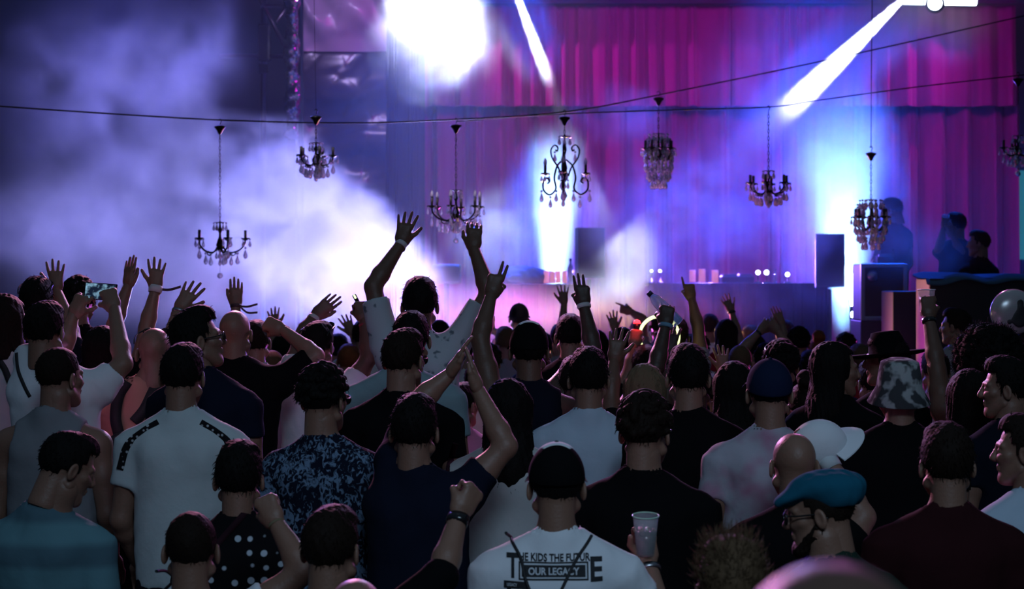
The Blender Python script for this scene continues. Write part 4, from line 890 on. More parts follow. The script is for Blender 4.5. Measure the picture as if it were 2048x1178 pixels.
# --- left group
person('l_edge_long', 'long haired person with grey top and strap at the left edge', (14, 588), 425, yaw=-40, byaw=-10, hair='bob', hc='brown', fem=True, cm=K['offwhite'])
drape('l_edge_long', [(10, 720), (25, 740), (40, 770)], .03, 'bag_strap', cord_m, n=8)
person('l_phone', 'man in white T-shirt holding up a phone with both hands', (90, 602), 460, yaw=-14, hair='short', hc='black', cm=K['white'], sw=1.08, off=(22, 0), slv=.62,
       L=dict(e=(128, 690, .32), w=(146, 632, .36), t=(176, 572, .36), pose='grip', th=(.4, -.2, -.6), palm=(1, .3, 0), sh=(62, 722, .05)), Rt=dict(e=(246, 728, .05), w=(229, 618, .28), t=(208, 560, .34), pose='grip', th=(-.5, -.3, -.6), palm=(-1, .3, 0)))
drape('l_phone', [(32, 706), (40, 735), (58, 765), (75, 790)], .014, 'bag_strap', cord_m, n=8)
person('l_tank_grey', 'short haired man in grey sleeveless top turned to the right', (121, 694), 485, yaw=-38, byaw=-8, hair='crew', hc='brown', top='tank', cm=K['grey'], sw=1.02, off=(-14, 0))
person('l_sun_up', 'dark haired person with sunglasses pushed up and one open hand raised, far left', (73, 556), 388, hair='full', hc='black', cm=K['navy'],
       Rt=dict(e=(142, 662, .05), w=(113, 582, .12), t=(110, 515, .14), pose='open', th=(-1, 0, 0)))
I = PEOPLE['l_sun_up']; shades(I['root'], I['M'], up=True)
person('l_curly_arm', 'curly dark haired person behind the phone, one hand raised edge on', (158, 557), 365, hair='curly', hc='black', hseed=3, cm=K['black'],
       Rt=dict(e=(228, 652, .05), w=(256, 572, .10), t=(262, 513, .12), pose='flat', th=(.75, -.5, 0), palm=(.6, .6, 0)))
person('l_bun', 'dark haired woman behind the phone holder, tattooed arm raised in cloth band', (207, 652), 405, hair='bob', hc='black', fem=True, cm=K['black'],
       Rt=dict(e=(293, 656, .10), w=(311, 578, .14), t=(315, 500, .16), pose='open', th=(-1, 0, 0)))
band('l_bun', 'R', .0, white_band, .036, .036, 'cloth_wristband', 1)
person('l_bald_pack', 'bald man in peach T-shirt with sunglasses on his head and dark backpack straps', (310, 656), 430, hair='none', skin='fair', cm=K['peach'], sw=1.0, off=(-30, 0),
       Rt=dict(e=(338, 692, .22), w=(357, 622, .28), t=(394, 562, .30), pose='open', th=(1, 0, -.3)))
I = PEOPLE['l_bald_pack']; shades(I['root'], I['M'] @ Matrix.Translation((0, -.02, -.012)), up=True); band('l_bald_pack', 'R', .0, steel, .033, .016, 'wristwatch')
person('l_profile', 'man in sunglasses and navy T-shirt in profile, chin lifted to the stage', (396, 617), 478, yaw=-70, pitch=-10, byaw=-18, hair='full', hc='black', cm=K['midnight'], off=(14, 0))
I = PEOPLE['l_profile']; shades(I['root'], I['M'])
person('l_fist', 'shaved headed man in black T-shirt with a fist held beside his face', (471, 621), 402, yaw=-10, hair='none', skin='fair', cm=K['black'], sw=1.30, slv=.85,
       Rt=dict(e=(632, 712, .02), w=(566, 660, .12), t=(520, 640, .14), pose='fist', th=(-.2, -.3, -1), palm=(0, 0, -1)))
person('l_behind_fist', 'brown haired person beyond the shaved head, flat hand raised with ribbon ties', (512, 640), 340, hair='short', hc='brown', cm=K['grey'],
       L=dict(e=(470, 680, .06), w=(472, 612, .10), t=(473, 553, .12), pose='flat', th=(-1, -.2, 0)))
band('l_behind_fist', 'L', .0, mat('dark_ribbon', (.05, .02, .03), .6), .034, .02, 'wristband', 2)
person('l_sun_white', 'man with sunglasses pushed up, white T-shirt, both arms raised', (636, 642), 385, yaw=-22, hair='short', hc='black', cm=K['white'], skin='tan', sw=1.0,
       L=dict(e=(607, 668, .22), w=(629, 632, .26), t=(680, 588, .28), pose='flat', th=(.5, 0, -.6), palm=(.6, 0, -.8)), Rt=dict(e=(738, 715, .05), w=(729, 640, .12), t=(716, 588, .16), pose='fist', th=(-1, -.3, 0)))
I = PEOPLE['l_sun_white']; shades(I['root'], I['M'], up=True); band('l_sun_white', 'L', .01, white_band, .034, .02); band('l_sun_white', 'R', .03, mat('red_band', (.25, .03, .04), .6), .032, .015)

# --- centre group
person('c_tall', 'tall man in pale leaf print shirt with both hands raised highest', (840, 557), 415, hair='full', hc='black', hseed=2, cm=K['leafprint'], skin='tan', sw=1.0, slv=.78, foot=.10,
       L=dict(e=(746, 573, .05), w=(802, 488, .14), t=(817, 424, .16), pose='open', th=(1, 0, -.1)), Rt=dict(e=(978, 588, .02), w=(948, 498, .10), t=(949, 428, .14), pose='relax', th=(-1, 0, 0)))
band('c_tall', 'L', .0, white_band, .033, .022)
person('c_stripe', 'dark haired man in finely striped T-shirt under the tall man', (822, 622), 440, hair='short', hc='black', cm=K['stripe'], sw=1.16, off=(-16, 0), slv=.6)
person('c_shades', 'man with sunglasses in black T-shirt in front of the striped shirt', (808, 657), 480, yaw=-26, hair='short', hc='brown', cm=K['black'], skin='fair', off=(-4, 0), sw=1.02)
I = PEOPLE['c_shades']; shades(I['root'], I['M'])
person('c_cap_white', 'man in black cap with white front panel and tank top, two fingers raised', (1058, 645), 440, hair='short', hc='black', top='tank', cm=K['navy'], skin='tan', sw=1.04,
       L=dict(e=(960, 676, .08), w=(982, 592, .16), t=(998, 532, .18), pose='two', th=(1, 0, -.2)))
I = PEOPLE['c_cap_white']; cap(I['root'], I['M'], K['black'], K['black'], back=False, top=K['white'])
person('c_bottle', 'broad man with bare tattooed shoulders holding a bottle, left hand raised beside it', (1150, 712), 405, hair='short', hc='black', top='tank', cm=K['navy'], skin='dark', sw=1.25,
       L=dict(e=(1186, 696, .10), w=(1168, 612, .16), t=(1160, 536, .18), pose='three', th=(-1, 0, 0), sh=(1100, 790, 0)), Rt=dict(e=(1312, 735, .05), w=(1331, 652, .12), t=(1338, 580, .16), pose='grip', th=(-1, .1, 0), palm=(-.3, .5, 0)))
band('c_bottle', 'L', .0, white_band, .036, .022); band('c_bottle', 'R', .0, mat('blue_band', (.14, .30, .42), .6), .037, .02)
person('c_darkhead', 'dark haired person in white cap half hidden by the raised wristband arm', (1140, 628), 345, hair='short', hc='black', cm=K['black'])
person('c_blonde', 'blonde woman with long straight hair, dark open hand raised', (1289, 727), 438, hair='long', hc='blonde', fem=True, cm=K['black'], skin='tan',
       L=dict(e=(1222, 775, .08), w=(1228, 722, .14), t=(1240, 655, .16), pose='open', th=(1, 0, -.2)))
person('c_dark_hand', 'person hidden behind the black shirted man with one dark hand raised', (1390, 722), 395, hair='short', hc='black', cm=K['black'], skin='dark',
       L=dict(e=(1335, 765, .08), w=(1338, 708, .14), t=(1346, 640, .16), pose='open', th=(-1, 0, 0)))
person('c_longdark', 'woman with long dark hair beside the navy cap', (1467, 722), 425, hair='long', hc='black', fem=True, cm=K['black'])
person('c_curly_glasses', 'person with wavy dark hair and sunglasses pushed up, beyond the navy cap', (1562, 684), 378, hair='curly', hc='black', hseed=4, cm=K['black'])
I = PEOPLE['c_curly_glasses']; shades(I['root'], I['M'], up=True)
person('c_bun', 'dark haired woman with a bun right of the navy cap', (1610, 742), 395, hair='bun', hc='brown', fem=True, cm=K['black'])

# --- far crowd in the haze: distinct ones first
person('f_point', 'person in grey top pointing one finger up, arm lit amber', (1352, 634), 300, hair='short', hc='brown', cm=K['grey'], skin='tan',
       Rt=dict(e=(1396, 655, .05), w=(1383, 598, .10), t=(1374, 552, .12), pose='point', th=(-1, 0, 0)))
person('f_pale_back', 'far man in pale pink T-shirt with ears showing, back turned', (1420, 628), 215, hair='short', hc='black', cm=K['white'], sw=1.0)
person('f_wave', 'far long haired woman with banded hand waved up', (1452, 638), 232, hair='long', hc='brown', fem=True, cm=K['red'], Rt=dict(e=(1474, 664, .02), w=(1463, 622, .06), t=(1447, 589, .08), pose='open', th=(1, 0, 0)))
band('f_wave', 'R', .01, blk_pl, .036, .022, 'wristwatch')
person('f_heart', 'far person joining both hands overhead in a heart', (1532, 690), 262, hair='curly', hc='black', hseed=4, cm=K['black'],
       L=dict(e=(1484, 700, .02), w=(1518, 664, .06), t=(1540, 640, .08), pose='claw', th=(0, 0, -1)), Rt=dict(e=(1578, 698, .02), w=(1556, 664, .06), t=(1538, 640, .08), pose='claw', th=(0, 0, -1)))
band('f_heart', 'L', .01, blk_pl, .033, .018, 'wristwatch')
person('f_redhand', 'far dark haired person with red lit hand raised', (1597, 656), 245, hair='curly', hc='black', hseed=3, cm=K['red'], L=dict(e=(1572, 690, .02), w=(1564, 650, .06), t=(1549, 612, .08), pose='flat', th=(-1, 0, 0)))
person('f_bunpink', 'far woman with hair bun rimmed in pink light', (1635, 662), 240, hair='bun', hc='ginger', fem=True, cm=K['pink'])
person('f_palm', 'far person with pink lit palm raised above the stage table', (1120, 648), 235, hair='short', hc='brown', cm=K['grey'], L=dict(e=(1124, 662, .02), w=(1128, 608, .06), t=(1124, 545, .08), pose='open', th=(-1, 0, 0)))
person('f_gold', 'far person with golden lit hand raised', (1246, 655), 235, hair='short', hc='black', cm=K['grey'], L=dict(e=(1226, 690, .02), w=(1229, 660, .06), t=(1221, 612, .08), pose='open', th=(1, 0, 0)))
person('f_reach', 'far person stretching one straight arm to the left', (1318, 626), 225, hair='crew', hc='brown', cm=K['grey'], L=dict(e=(1286, 640, .02), w=(1262, 624, .06), t=(1238, 616, .08), pose='point', th=(0, 0, 1)))
person('f_redlight', 'person raising a small red light between two raised hands', (1290, 690), 330, hair='short', hc='black', cm=K['black'], L=dict(e=(1262, 735, .02), w=(1267, 692, .06), t=(1276, 650, .08), pose='fist', th=(1, 0, 0)))
person('f_pinkcap', 'far person in dark cap with magenta lit raised arms', (1038, 608), 225, hair='short', hc='black', cm=K['pink'], L=dict(e=(1006, 672, .02), w=(984, 660, .06), t=(972, 640, .08), pose='open', th=(1, 0, 0)))
I = PEOPLE['f_pinkcap']; cap(I['root'], I['M'], K['black'], K['black'])
person('f_haze_hand', 'hazy far person with open hand raised beside the tall man', (726, 640), 262, hair='short', hc='brown', cm=K['offwhite'], L=dict(e=(724, 712, .02), w=(705, 668, .06), t=(684, 622, .08), pose='open', th=(-1, 0, 0)))
person('f_ginger', 'far ginger haired person beyond the raised arms', (697, 688), 270, hair='short', hc='ginger', cm=K['grey'])
person('f_haze_dark', 'far dark haired person in the haze beside the ginger one', (676, 668), 255, hair='short', hc='black', cm=K['lightblue'])
person('f_small_hand', 'far person with a small spread hand beyond the fist', (565, 668), 258, hair='short', hc='black', cm=K['grey'], L=dict(e=(548, 690, .02), w=(550, 656, .06), t=(546, 618, .08), pose='open', th=(1, 0, 0)))
person('f_yellowhand', 'person holding up a yellow lit open hand, low between dark heads', (1437, 745), 316, hair='short', hc='black', cm=K['black'], Rt=dict(e=(1455, 780, .0), w=(1447, 742, .04), t=(1442, 698, .06), pose='open', th=(-1, 0, 0)))
person('f_amber_shirt', 'far person in pale top lit amber beside the tall man', (930, 668), 250, hair='short', hc='brown', cm=K['offwhite'])
person('f_pinktee', 'person in pink T-shirt seen between the clapping arms', (925, 765), 350, yaw=-40, hair='short', hc='black', cm=K['pink'])
_far = [(520, 660, 250), (600, 668, 245), (770, 660, 240), (880, 640, 235), (975, 690, 280), (1010, 655, 230), (1085, 665, 250), (1195, 660, 240), (1275, 640, 215), (1330, 662, 260), (1395, 668, 255), (1500, 652, 200),
        (1510, 668, 240), (1570, 640, 205), (1480, 690, 290), (1655, 700, 300), (1690, 668, 235), (1720, 690, 260), (1620, 700, 270), (1075, 700, 330), (1240, 705, 315), (960, 720, 308), (1365, 690, 275), (1310, 690, 250), (1745, 720, 355), (575, 720, 330), (545, 700, 300), (860, 700, 300)]
_hl = ['short', 'full', 'curly', 'bob', 'crew', 'long']; _hn = {'short': 'short haired', 'full': 'thick haired', 'curly': 'curly haired', 'bob': 'bob haired', 'crew': 'crop haired', 'long': 'long haired'}
_cl = ['black', 'grey', 'navy', 'offwhite', 'red', 'midnight', 'pink']; _cn = {'black': 'black', 'grey': 'grey', 'navy': 'navy', 'offwhite': 'off-white', 'red': 'red', 'midnight': 'dark blue', 'pink': 'pink'}
for i, (x, y, s_) in enumerate(_far):
    hs_, c_ = _hl[(i*5) % 6], _cl[(i*3+i//6) % 7]
    sdn = 'left' if x < 700 else 'middle' if x < 1300 else 'right'
    person('far%d' % i, '%s person in %s top in the distant crowd, %s of the picture' % (_hn[hs_], _cn[c_], sdn), (x, y), s_, hair=hs_, hc=['black', 'brown', 'light'][i % 3], hseed=1, fem=hs_ in ('bob', 'long'), cm=K[c_], group='heads in the distant crowd', yaw=(i*37) % 50-25)

# --- people on the stage
person('s_dj', 'hazy blue silhouette of a person leaning over the stage case', (1786, 396), 188, yaw=60, pitch=15, byaw=35, hair='full', hc='black', cm=K['navy'], foot=1.15,
       L=dict(e=(1762, 470, -.05), w=(1756, 500, -.1), t=(1752, 515, -.1), pose='relax', th=1))
person('s_hands', 'man on the stage lifting both hands to his head', (1912, 424), 200, yaw=40, byaw=20, hair='short', hc='black', cm=K['navy'], foot=1.15,
       L=dict(e=(1878, 498, -.1), w=(1888, 455, -.12), t=(1892, 432, -.1), pose='relax', th=1), Rt=dict(e=(1922, 505, -.1), w=(1904, 470, -.15), t=(1896, 445, -.15), pose='relax', th=-1))
person('s_profile', 'man in black T-shirt on the stage with pink light on his face', (1957, 460), 208, yaw=78, byaw=40, hair='short', hc='black', cm=K['black'], foot=1.15)

# ------------------------------------------------------------------ held things
cup_clear = mat('clear_plastic', (.7, .75, .8), .08, alpha=.22)
def beer_cup(key, side, label, liquid, off, rim_m, h=.13, fill=.35, tilt=None):
    p, fr = grip_point(key, side, off); o = empty('plastic_cup', p+Vector((0, 0, -h*.5)), label, 'cup')
    put('cup_wall', mesh_np('cup_wall', *lathe([(.0, 0), (.029, 0), (.030, .003), (.0415, h), (.0405, h), (.0285, .005), (.0, .005)], 28)), cup_clear, o)
    put('rim', mesh_np('rim', *tube([(math.cos(a)*.042, math.sin(a)*.042, h) for a in np.linspace(0, 6.283, 33)[:-1]], .0026, 8, True)), rim_m, o)
    z = h*fill; put('beer', mesh_np('beer', *lathe([(.0, .006), (.027, .006), (.0285+.0115*fill, z), (.0, z)], 24)), liquid, o)
    if tilt: o.rotation_euler = tilt
    return o
beer_cup('q_afro', 'L', 'clear plastic cup with a little beer held high before the black counter', mat('beer', (.75, .38, .02), .1, trans=.6), (0, .045, .085), mat('cup_rim', (.75, .82, .9), .15))
beer_cup('p_cap_print', 'R', 'clear plastic cup with pale green rim at the lower right of the printed T-shirt', mat('dark_drink', (.03, .02, .01), .1, trans=.3), (0, .045, .085), mat('cup_rim_green', (.42, .66, .5), .2), fill=.6, tilt=(R(8), 0, 0))
# phone held by both hands
i_ = PEOPLE['l_phone']; D_ = i_['D']+.38
ph = empty('mobile_phone', P(201, 583, D_), 'mobile phone with lit blue screen held up in both hands', 'phone'); ph.rotation_euler = (R(-8), R(4), 0); kx = D_/F
put('case', boxmesh('case', ((0, 0, 0), (.150, .009, .076), .003)), mat('black_plastic'), ph)
scm = bpy.data.materials.new('phone_screen'); scm.use_nodes = True; nt = scm.node_tree; b_ = nt.nodes['Principled BSDF']; tc_ = nt.nodes.new('ShaderNodeTexCoord'); nz_ = nt.nodes.new('ShaderNodeTexNoise'); nz_.inputs['Scale'].default_value = 38
cr_ = nt.nodes.new('ShaderNodeValToRGB'); cr_.color_ramp.elements[0].position = .45; cr_.color_ramp.elements[0].color = (.004, .01, .03, 1); cr_.color_ramp.elements[1].position = .68; cr_.color_ramp.elements[1].color = (.35, .65, .9, 1)
nt.links.new(tc_.outputs['Object'], nz_.inputs[0]); nt.links.new(nz_.outputs[0], cr_.inputs[0]); nt.links.new(cr_.outputs[0], b_.inputs['Emission Color']); b_.inputs['Emission Strength'].default_value = .7; b_.inputs['Base Color'].default_value = (.01, .01, .02, 1)
put('screen', boxmesh('screen', ((0, -.0052, 0), (.136, .001, .068))), scm, ph)
# bottle in the raised fist
p_, fr_ = grip_point('c_bottle', 'R', (0, .034, .082))
bo_ = empty('water_bottle', p_, 'clear blue plastic water bottle gripped in a raised fist', 'bottle'); d_ = (P(1309, 576, 9.3)-P(1354, 622, 9.3)).normalized(); bo_.rotation_mode = 'QUATERNION'; bo_.rotation_quaternion = d_.to_track_quat('Z', 'Y')
put('bottle_body', mesh_np('bottle_body', *lathe([(.0, -.085), (.026, -.085), (.031, -.078), (.031, -.04), (.028, -.02), (.029, .0), (.032, .02), (.032, .06), (.028, .085), (.016, .108), (.013, .118), (.0, .119)], 24)), mat('blue_plastic', (.30, .55, .85), .08, alpha=.4), bo_)
put('bottle_cap', mesh_np('bottle_cap', *lathe([(.0, .114), (.0155, .114), (.0155, .136), (.0, .137)], 18)), mat('cap_dark_blue', (.01, .02, .06), .3), bo_)
# vaporiser / lighter in the small raised fist
p_, fr_ = grip_point('l_sun_white', 'R', (.0, .03, .10)); vp = empty('lighter', p_, 'small dark lighter with a green tip of light in a raised fist', 'lighter')
vp.rotation_euler = (0, R(-28), 0); put('lighter_body', boxmesh('lighter_body', ((0, 0, .02), (.022, .012, .075), .004)), mat('black_plastic'), vp); put('lit_tip', boxmesh('lit_tip', ((0, -.007, .045), (.010, .004, .022), .001)), mat('green_led', (.4, .6, .2), .3, emit=(.6, 1, .35), estr=2.2), vp)
# red light
p_, fr_ = grip_point('f_redlight', 'L', (.0, .03, .11)); rl_ = empty('hand_torch', p_, 'small glowing red light held up in the middle of the crowd', 'torch')
put('torch_body', mesh_np('torch_body', *lathe([(.0, -.06), (.015, -.06), (.015, .0), (.022, .02), (.022, .035), (.0, .035)], 14)), mat('black_plastic'), rl_); put('red_lens', mesh_np('red_lens', *lathe([(.0, .06), (.018, .052), (.024, .036), (.0, .034)], 14)), mat('red_glow', (.8, .02, .02), .3, emit=(1, .02, .03), estr=6), rl_)
lamp('POINT', 'red_torch_glow', Vector(p_)+Vector((0, -.06, .05)), None, (1, .03, .04), .6, radius=.03)
# glowing ring
g_ = tag(put('glow_necklace', mesh_np('glow_necklace', *tube([(math.cos(a)*.13, .02*math.sin(a*2), math.sin(a)*.13) for a in np.linspace(0, 6.283, 41)[:-1]], .011, 8, True)), mat('glow_stick', (.8, .9, .5), .4, emit=(.80, .95, .42), estr=1.6)), 'glowing yellow green ring worn beside the bottle arm', 'glow ring'); g_.location = P(1318, 672, 13.2)
lamp('POINT', 'glow_ring_light', P(1318, 690, 13.0), None, (.9, .85, .35), 2.5, radius=.1)
# white cap in the bald man's hand
p_, fr_ = grip_point('p_bald_cap', 'R', (.02, .05, .11)); wc_ = empty('white_cap', p_+Vector((.07, .0, .0)), 'white baseball cap held up in a sweatbanded hand', 'cap'); wc_.rotation_euler = (R(25), R(24), R(-80))
put('cap_crown', mesh_np('cap_crown', *(lambda q: (q[0]-np.array([0, 0, .08]), q[1]))(tpl(dome_fn, .005))), K['white'], wc_)
V_ = []; a_ = np.linspace(-1.15, 1.15, 15)
for t in a_:
    for r_ in (0, .5, 1): V_.append((math.sin(t)*(.089+.034*r_), -.012+math.cos(t)*(.108+.068*r_*math.cos(t*.8)), -.044-.012*abs(math.sin(t))*r_-.006*r_))
V_ = np.array(V_); n_ = len(V_); Q_ = [[i*3+j, i*3+j+1, i*3+j+4, i*3+j+3] for i in range(14) for j in range(2)]
put('brim', mesh_np('brim', np.concatenate([V_, V_-np.array([0, 0, .004])]), np.array(Q_+[[x+n_ for x in q[::-1]] for q in Q_])), K['white'], wc_)
# round foil balloon
bl = empty('foil_balloon', P(2026, 624, 12.7), 'round white foil balloon with a dark printed figure at the right edge', 'balloon'); rb = 46/F*12.7
a_ = np.linspace(0, math.pi, 24); pr_ = [(rb*math.sin(t)**.9 if 0 < t < math.pi else 0, -rb*.38*math.cos(t)) for t in a_]
V_, Q_ = lathe(pr_, 72); th_ = np.arctan2(V_[:, 1], V_[:, 0]); rr_ = np.hypot(V_[:, 0], V_[:, 1]); w_ = 1+.018*np.sin(th_*36)*(rr_/rb)**6; V_[:, 0] *= w_; V_[:, 1] *= w_
V_ = V_[:, [0, 2, 1]]; Q_ = Q_[:, ::-1]
bm_m = mat('white_foil', (.62, .62, .62), .22, .35); put('balloon_skin', mesh_np('balloon_skin', V_, Q_), bm_m, bl)
f = Field((-.11, -.13, -.13), (.11, .0, .09), .006)
def onb(x, z): return -rb*.38*math.sqrt(max(0, 1-(x*x+z*z)/(rb*rb)))
for (x, z, r_) in ((.035, .055, .028), (.035, .012, .024), (.03, -.04, .05), (-.035, -.06, .02)): f.ell((x, onb(x, z), z), (r_, .004, r_*1.15), .01)
put('printed_figure', mesh_np('printed_figure', *f.mesh()), mat('black_ink', (.02, .02, .022), .5), bl)
put('balloon_string', mesh_np('balloon_string', *tube(catmull([(0, 0, -rb), (.01, .02, -rb-.2), (.06, .05, -rb-.5), (.08, .1, -rb-.72)], 6), .002, 6)), wire_m, bl)
# lettering on the white T-shirt
I = PEOPLE['p_cap_print']; ink = mat('shirt_ink', (.012, .013, .016), .8); Dp = I['D']
def print_text(txt, x0, x1, yb, yt, m=ink, arc=0, name='printed_lettering', off=.003, ext=.05):
    cu = bpy.data.curves.new('t', 'FONT'); cu.body = txt; cu.offset = .028; cu.resolution_u = 3; cu.extrude = 0
    to = bpy.data.objects.new('t', cu); COL.objects.link(to); me = bpy.data.meshes.new_from_object(to.evaluated_get(bpy.context.evaluated_depsgraph_get())); bpy.data.objects.remove(to)
    bm = bmesh.new(); bm.from_mesh(me); bmesh.ops.triangulate(bm, faces=bm.faces[:]); bmesh.ops.subdivide_edges(bm, edges=[e for e in bm.edges if e.calc_length() > .12], cuts=2); bmesh.ops.triangulate(bm, faces=bm.faces[:])
    xs = [v.co.x for v in bm.verts]; ys = [v.co.y for v in bm.verts]; X0, X1, Y0, Y1 = min(xs), max(xs), min(ys), max(ys)
    V = [(x0+(v.co.x-X0)/(X1-X0)*(x1-x0), yb+(v.co.y-Y0)/(Y1-Y0)*(yt-yb)) for v in bm.verts]; bm.verts.index_update(); Fc = [[v.index for v in f_.verts] for f_ in bm.faces]; bm.free()
    return print_flat(V, Fc, m, name, off)
def print_flat(V, Fc, m, name, off=.003):
    out = []
    for (x, y) in V:
        o = Vector(((x-1024)/F*Dp, Dp, CAM_Z-(y-HOR)/F*Dp))-Vector(I['rl']); o.y = -.9; hit = I['bvh'].ray_cast(o, Vector((0, 1, 0)))[0]
        out.append((o.x, (hit.y if hit else -.05)-off, o.z))
    me = mesh_py(name, out, Fc, False); bm = bmesh.new(); bm.from_mesh(me); bmesh.ops.recalc_face_normals(bm, faces=bm.faces[:]); bm.to_mesh(me); bm.free()
    return put(name, me, m, I['shirt'])
def print_rect(x0, x1, y0, y1, m, off, name='printed_panel', n=14):
    xs = np.linspace(x0, x1, n); ys = np.linspace(y0, y1, 6); V = [(x, y) for y in ys for x in xs]; return print_flat(V, [[r*n+c, r*n+c+1, (r+1)*n+c+1, (r+1)*n+c] for r in range(5) for c in range(n-1)], m, name, off)
ink_w = mat('shirt_ink_white', (.55, .58, .62), .8)
print_text('T', 1013, 1038, 1144, 1098); print_text('HE KIDS THE FUTUR', 1038, 1178, 1112, 1097); print_text('E', 1178, 1202, 1150, 1104)
print_rect(1037, 1174, 1113, 1147, ink, .0025); print_rect(1040, 1171, 1116, 1144, ink_w, .0032); print_rect(1043, 1168, 1119, 1141, ink, .0039); print_text('OUR LEGACY', 1056, 1156, 1137, 1123, ink_w, name='printed_lettering', off=.005)
print_rect(1008, 1056, 1150, 1164, ink, .0025); print_rect(1014, 1022, 1164, 1190, ink, .0025); print_rect(1030, 1054, 1168, 1190, ink, .0025); print_text('LEGACY', 1014, 1034, 1160, 1154, ink_w, off=.004)
# backpack straps on the peach shirt
I2 = PEOPLE['l_bald_pack']; pk = empty('backpack', I2['rl'], 'dark backpack worn over the peach T-shirt', 'backpack'); 
_root = I2['root']; 
for pts in ([(262, 762), (246, 790), (244, 830), (252, 870)], [(322, 762), (312, 785), (300, 815), (280, 840)]):
    o_ = drape('l_bald_pack', pts, .05, 'strap', cord_m, off=.012, thick=.012, n=10); o_.parent = pk
f = Field((-.19, -.34, 0), (.19, 0, .46), .014); f.cap((0, -.22, .08), (0, -.20, .34), .13, .12, .03, sy=.6); f.cap((0, -.28, .08), (0, -.28, .18), .10, .10, .03, sy=.35)
bp_ = put('bag', mesh_np('bag', *f.mesh()), mat('nylon_black', (.010, .010, .013), .7, bump=.2, bscale=60), pk); bp_.location = (sx(272, I2['D'])-I2['rl'][0], .0, I2['hz']-.80)
# ------------------------------------------------------------------ smoke over the stage front
def smoke_volume():
    vd = bpy.data.volumes.new('stage_smoke'); vo = bpy.data.objects.new('stage_smoke', vd); COL.objects.link(vo); tag(vo, 'drifting lavender stage smoke and haze over the stage front', 'smoke', None, 'stuff')
    m = bpy.data.materials.new('smoke_scatter'); m.use_nodes = True; nt = m.node_tree; nt.nodes.clear()
    out = nt.nodes.new('ShaderNodeOutputMaterial'); vs = nt.nodes.new('ShaderNodeVolumeScatter'); at = nt.nodes.new('ShaderNodeAttribute'); at.attribute_name = 'density'; vs.inputs['Color'].default_value = (.95, .95, .97, 1); vs.inputs['Anisotropy'].default_value = .15
    nt.links.new(at.outputs['Fac'], vs.inputs['Density']); nt.links.new(vs.outputs[0], out.inputs['Volume'])
    g = bpy.data.node_groups.new('smoke_field', 'GeometryNodeTree'); g.interface.new_socket('Geometry', in_out='INPUT', socket_type='NodeSocketGeometry'); g.interface.new_socket('Geometry', in_out='OUTPUT', socket_type='NodeSocketGeometry')
    N, L = g.nodes, g.links; go = N.new('NodeGroupOutput'); vc = N.new('GeometryNodeVolumeCube'); sm = N.new('GeometryNodeSetMaterial'); sm.inputs['Material'].default_value = m
    lo, hi, vx = SMOKE_BOX; vc.inputs['Min'].default_value = lo; vc.inputs['Max'].default_value = hi
    for q, ax in enumerate('XYZ'): vc.inputs['Resolution '+ax].default_value = int((hi[q]-lo[q])/vx)
    pos = N.new('GeometryNodeInputPosition')
    def M(op, a, b=None, c=None):
        n = N.new('ShaderNodeMath'); n.operation = op
        for i, v in enumerate((a, b, c)):
            if v is None: continue
            if isinstance(v, (int, float)): n.inputs[i].default_value = v
            else: L.new(v, n.inputs[i])
        return n.outputs[0]
    def noise(scale, detail, stretch=(1, 1, 1), shift=(0, 0, 0), dist=0):
        v = N.new('ShaderNodeVectorMath'); v.operation = 'MULTIPLY_ADD'; L.new(pos.outputs[0], v.inputs[0]); v.inputs[1].default_value = stretch; v.inputs[2].default_value = shift
        n = N.new('ShaderNodeTexNoise'); n.inputs['Scale'].default_value = scale; n.inputs['Detail'].default_value = detail; n.inputs['Roughness'].default_value = .6; n.inputs['Distortion'].default_value = dist; L.new(v.outputs[0], n.inputs['Vector']); return n.outputs[0]
    def remap(v, a, b, c, d):
        n = N.new('ShaderNodeMapRange'); n.interpolation_type = 'SMOOTHSTEP'; L.new(v, n.inputs[0])
        for i, q in enumerate((a, b, c, d)): n.inputs[i+1].default_value = q
        return n.outputs[0]
    n1 = M('MULTIPLY', remap(noise(1.5, 8, dist=.7), .43, .60, 0, 1.3), remap(noise(3.4, 5, shift=(3, 1, 5), dist=.5), .36, .58, .35, 1.2)); n2 = remap(noise(.34, 4, shift=(7, 3, 1)), .35, .65, .25, 1.2)
    tot = M('MULTIPLY', n2, SMOKE_BASE)
    for (c, r, d, wisp, rot) in PUFFS:
        v = N.new('ShaderNodeVectorMath'); v.operation = 'SUBTRACT'; L.new(pos.outputs[0], v.inputs[0]); v.inputs[1].default_value = c; src = v.outputs[0]
        if rot:
            rn = N.new('ShaderNodeVectorRotate'); rn.rotation_type = 'Y_AXIS'; L.new(src, rn.inputs['Vector']); rn.inputs['Angle'].default_value = R(rot); src = rn.outputs[0]
        w = N.new('ShaderNodeVectorMath'); w.operation = 'MULTIPLY'; L.new(src, w.inputs[0]); w.inputs[1].default_value = (1/r[0], 1/r[1], 1/r[2])
        q = N.new('ShaderNodeVectorMath'); q.operation = 'LENGTH'; L.new(w.outputs[0], q.inputs[0])
        g_ = M('MULTIPLY', remap(q.outputs['Value'], .25, 1.15, 1, 0), d)
        if wisp: g_ = M('MULTIPLY', g_, M('MULTIPLY_ADD', n1, wisp, 1-wisp))
        tot = M('ADD', tot, g_)
    L.new(tot, vc.inputs['Density']); L.new(vc.outputs[0], sm.inputs[0]); L.new(sm.outputs[0], go.inputs[0])
    vo.modifiers.new('smoke_field', 'NODES').node_group = g
SMOKE_BOX = ((-8.5, 17.3, .2), (9.5, 32.0, 7.4), .085); SMOKE_BASE = .005
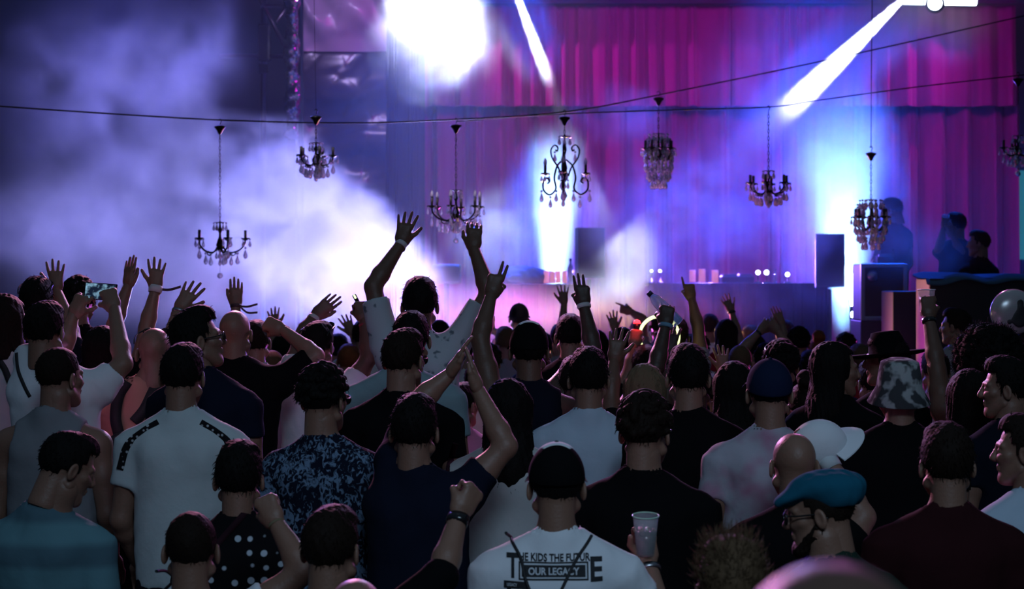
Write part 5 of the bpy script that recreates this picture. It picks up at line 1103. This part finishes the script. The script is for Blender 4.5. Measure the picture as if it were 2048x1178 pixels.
PUFFS = [ # centre, radii, density, wispiness, tilt
    (P(868, 30, 26.6), (.95, .7, 1.15), 1.7, .93, 0), (P(1056, 50, 26.2), (.42, 1.0, .85), 1.0, .25, 17), (P(1690, 112, 25.5), (.55, 1.4, 1.75), 1.0, .12, -48),
    (P(1110, 430, 28.6), (.75, .6, 1.25), 1.4, .5, 0), (P(1685, 400, 28.6), (1.0, .6, 1.8), 1.6, .4, 0),
    (P(640, 420, 21.5), (1.6, .9, .50), 2.6, .98, -36), (P(560, 330, 22), (.6, .7, .5), 1.2, .9, -30), (P(640, 520, 20.6), (1.25, 1.0, .66), 2.2, .93, -14), (P(500, 440, 21), (.7, .8, .6), 1.4, .95, -36),
    (P(210, 200, 22), (1.4, 1.6, 1.2), .20, .95, 20), (P(400, 120, 22.5), (.65, 1, .8), .24, .95, -20), (P(100, 440, 20), (1.0, 1.2, .6), .35, .9, 0), (P(330, 420, 21), (1.0, 1.2, .9), .28, .85, 0), (P(330, 560, 19), (1.6, 1.2, .5), .30, .7, 0),
    (P(1010, 480, 25), (.8, 1, .7), .55, .9, 20), (P(1245, 500, 22.5), (.45, .8, .9), .30, .9, 12), (P(1370, 430, 25.4), (1.4, 1.2, 1.1), .5, .92, 0), (P(1580, 430, 26), (.8, 1, 1.0), .3, .85, 0),
    (P(1020, 655, 18.6), (1.2, 1.2, .35), .18, .5, 0), (P(1400, 590, 22), (2.6, 2, .40), .13, .9, 0), (P(800, 620, 20.3), (2.6, 2, .35), .14, .7, 0), (P(1230, 230, 27), (.8, 1, .5), .3, .85, 0), (P(1900, 60, 26), (.7, 1, .5), .2, .5, 0), (P(1775, 470, 20.0), (.5, .5, .6), .7, .6, 0), (P(1870, 500, 19.3), (.4, .4, .35), .6, .6, 0), (P(1560, 250, 27), (1.2, 1.2, 1.6), .10, .6, 0)]
smoke_volume()
print('SCENE: people', len(PEOPLE), 'objects', len(bpy.data.objects), 'faces', sum(len(o.data.polygons) for o in bpy.data.objects if o.type == 'MESH'))
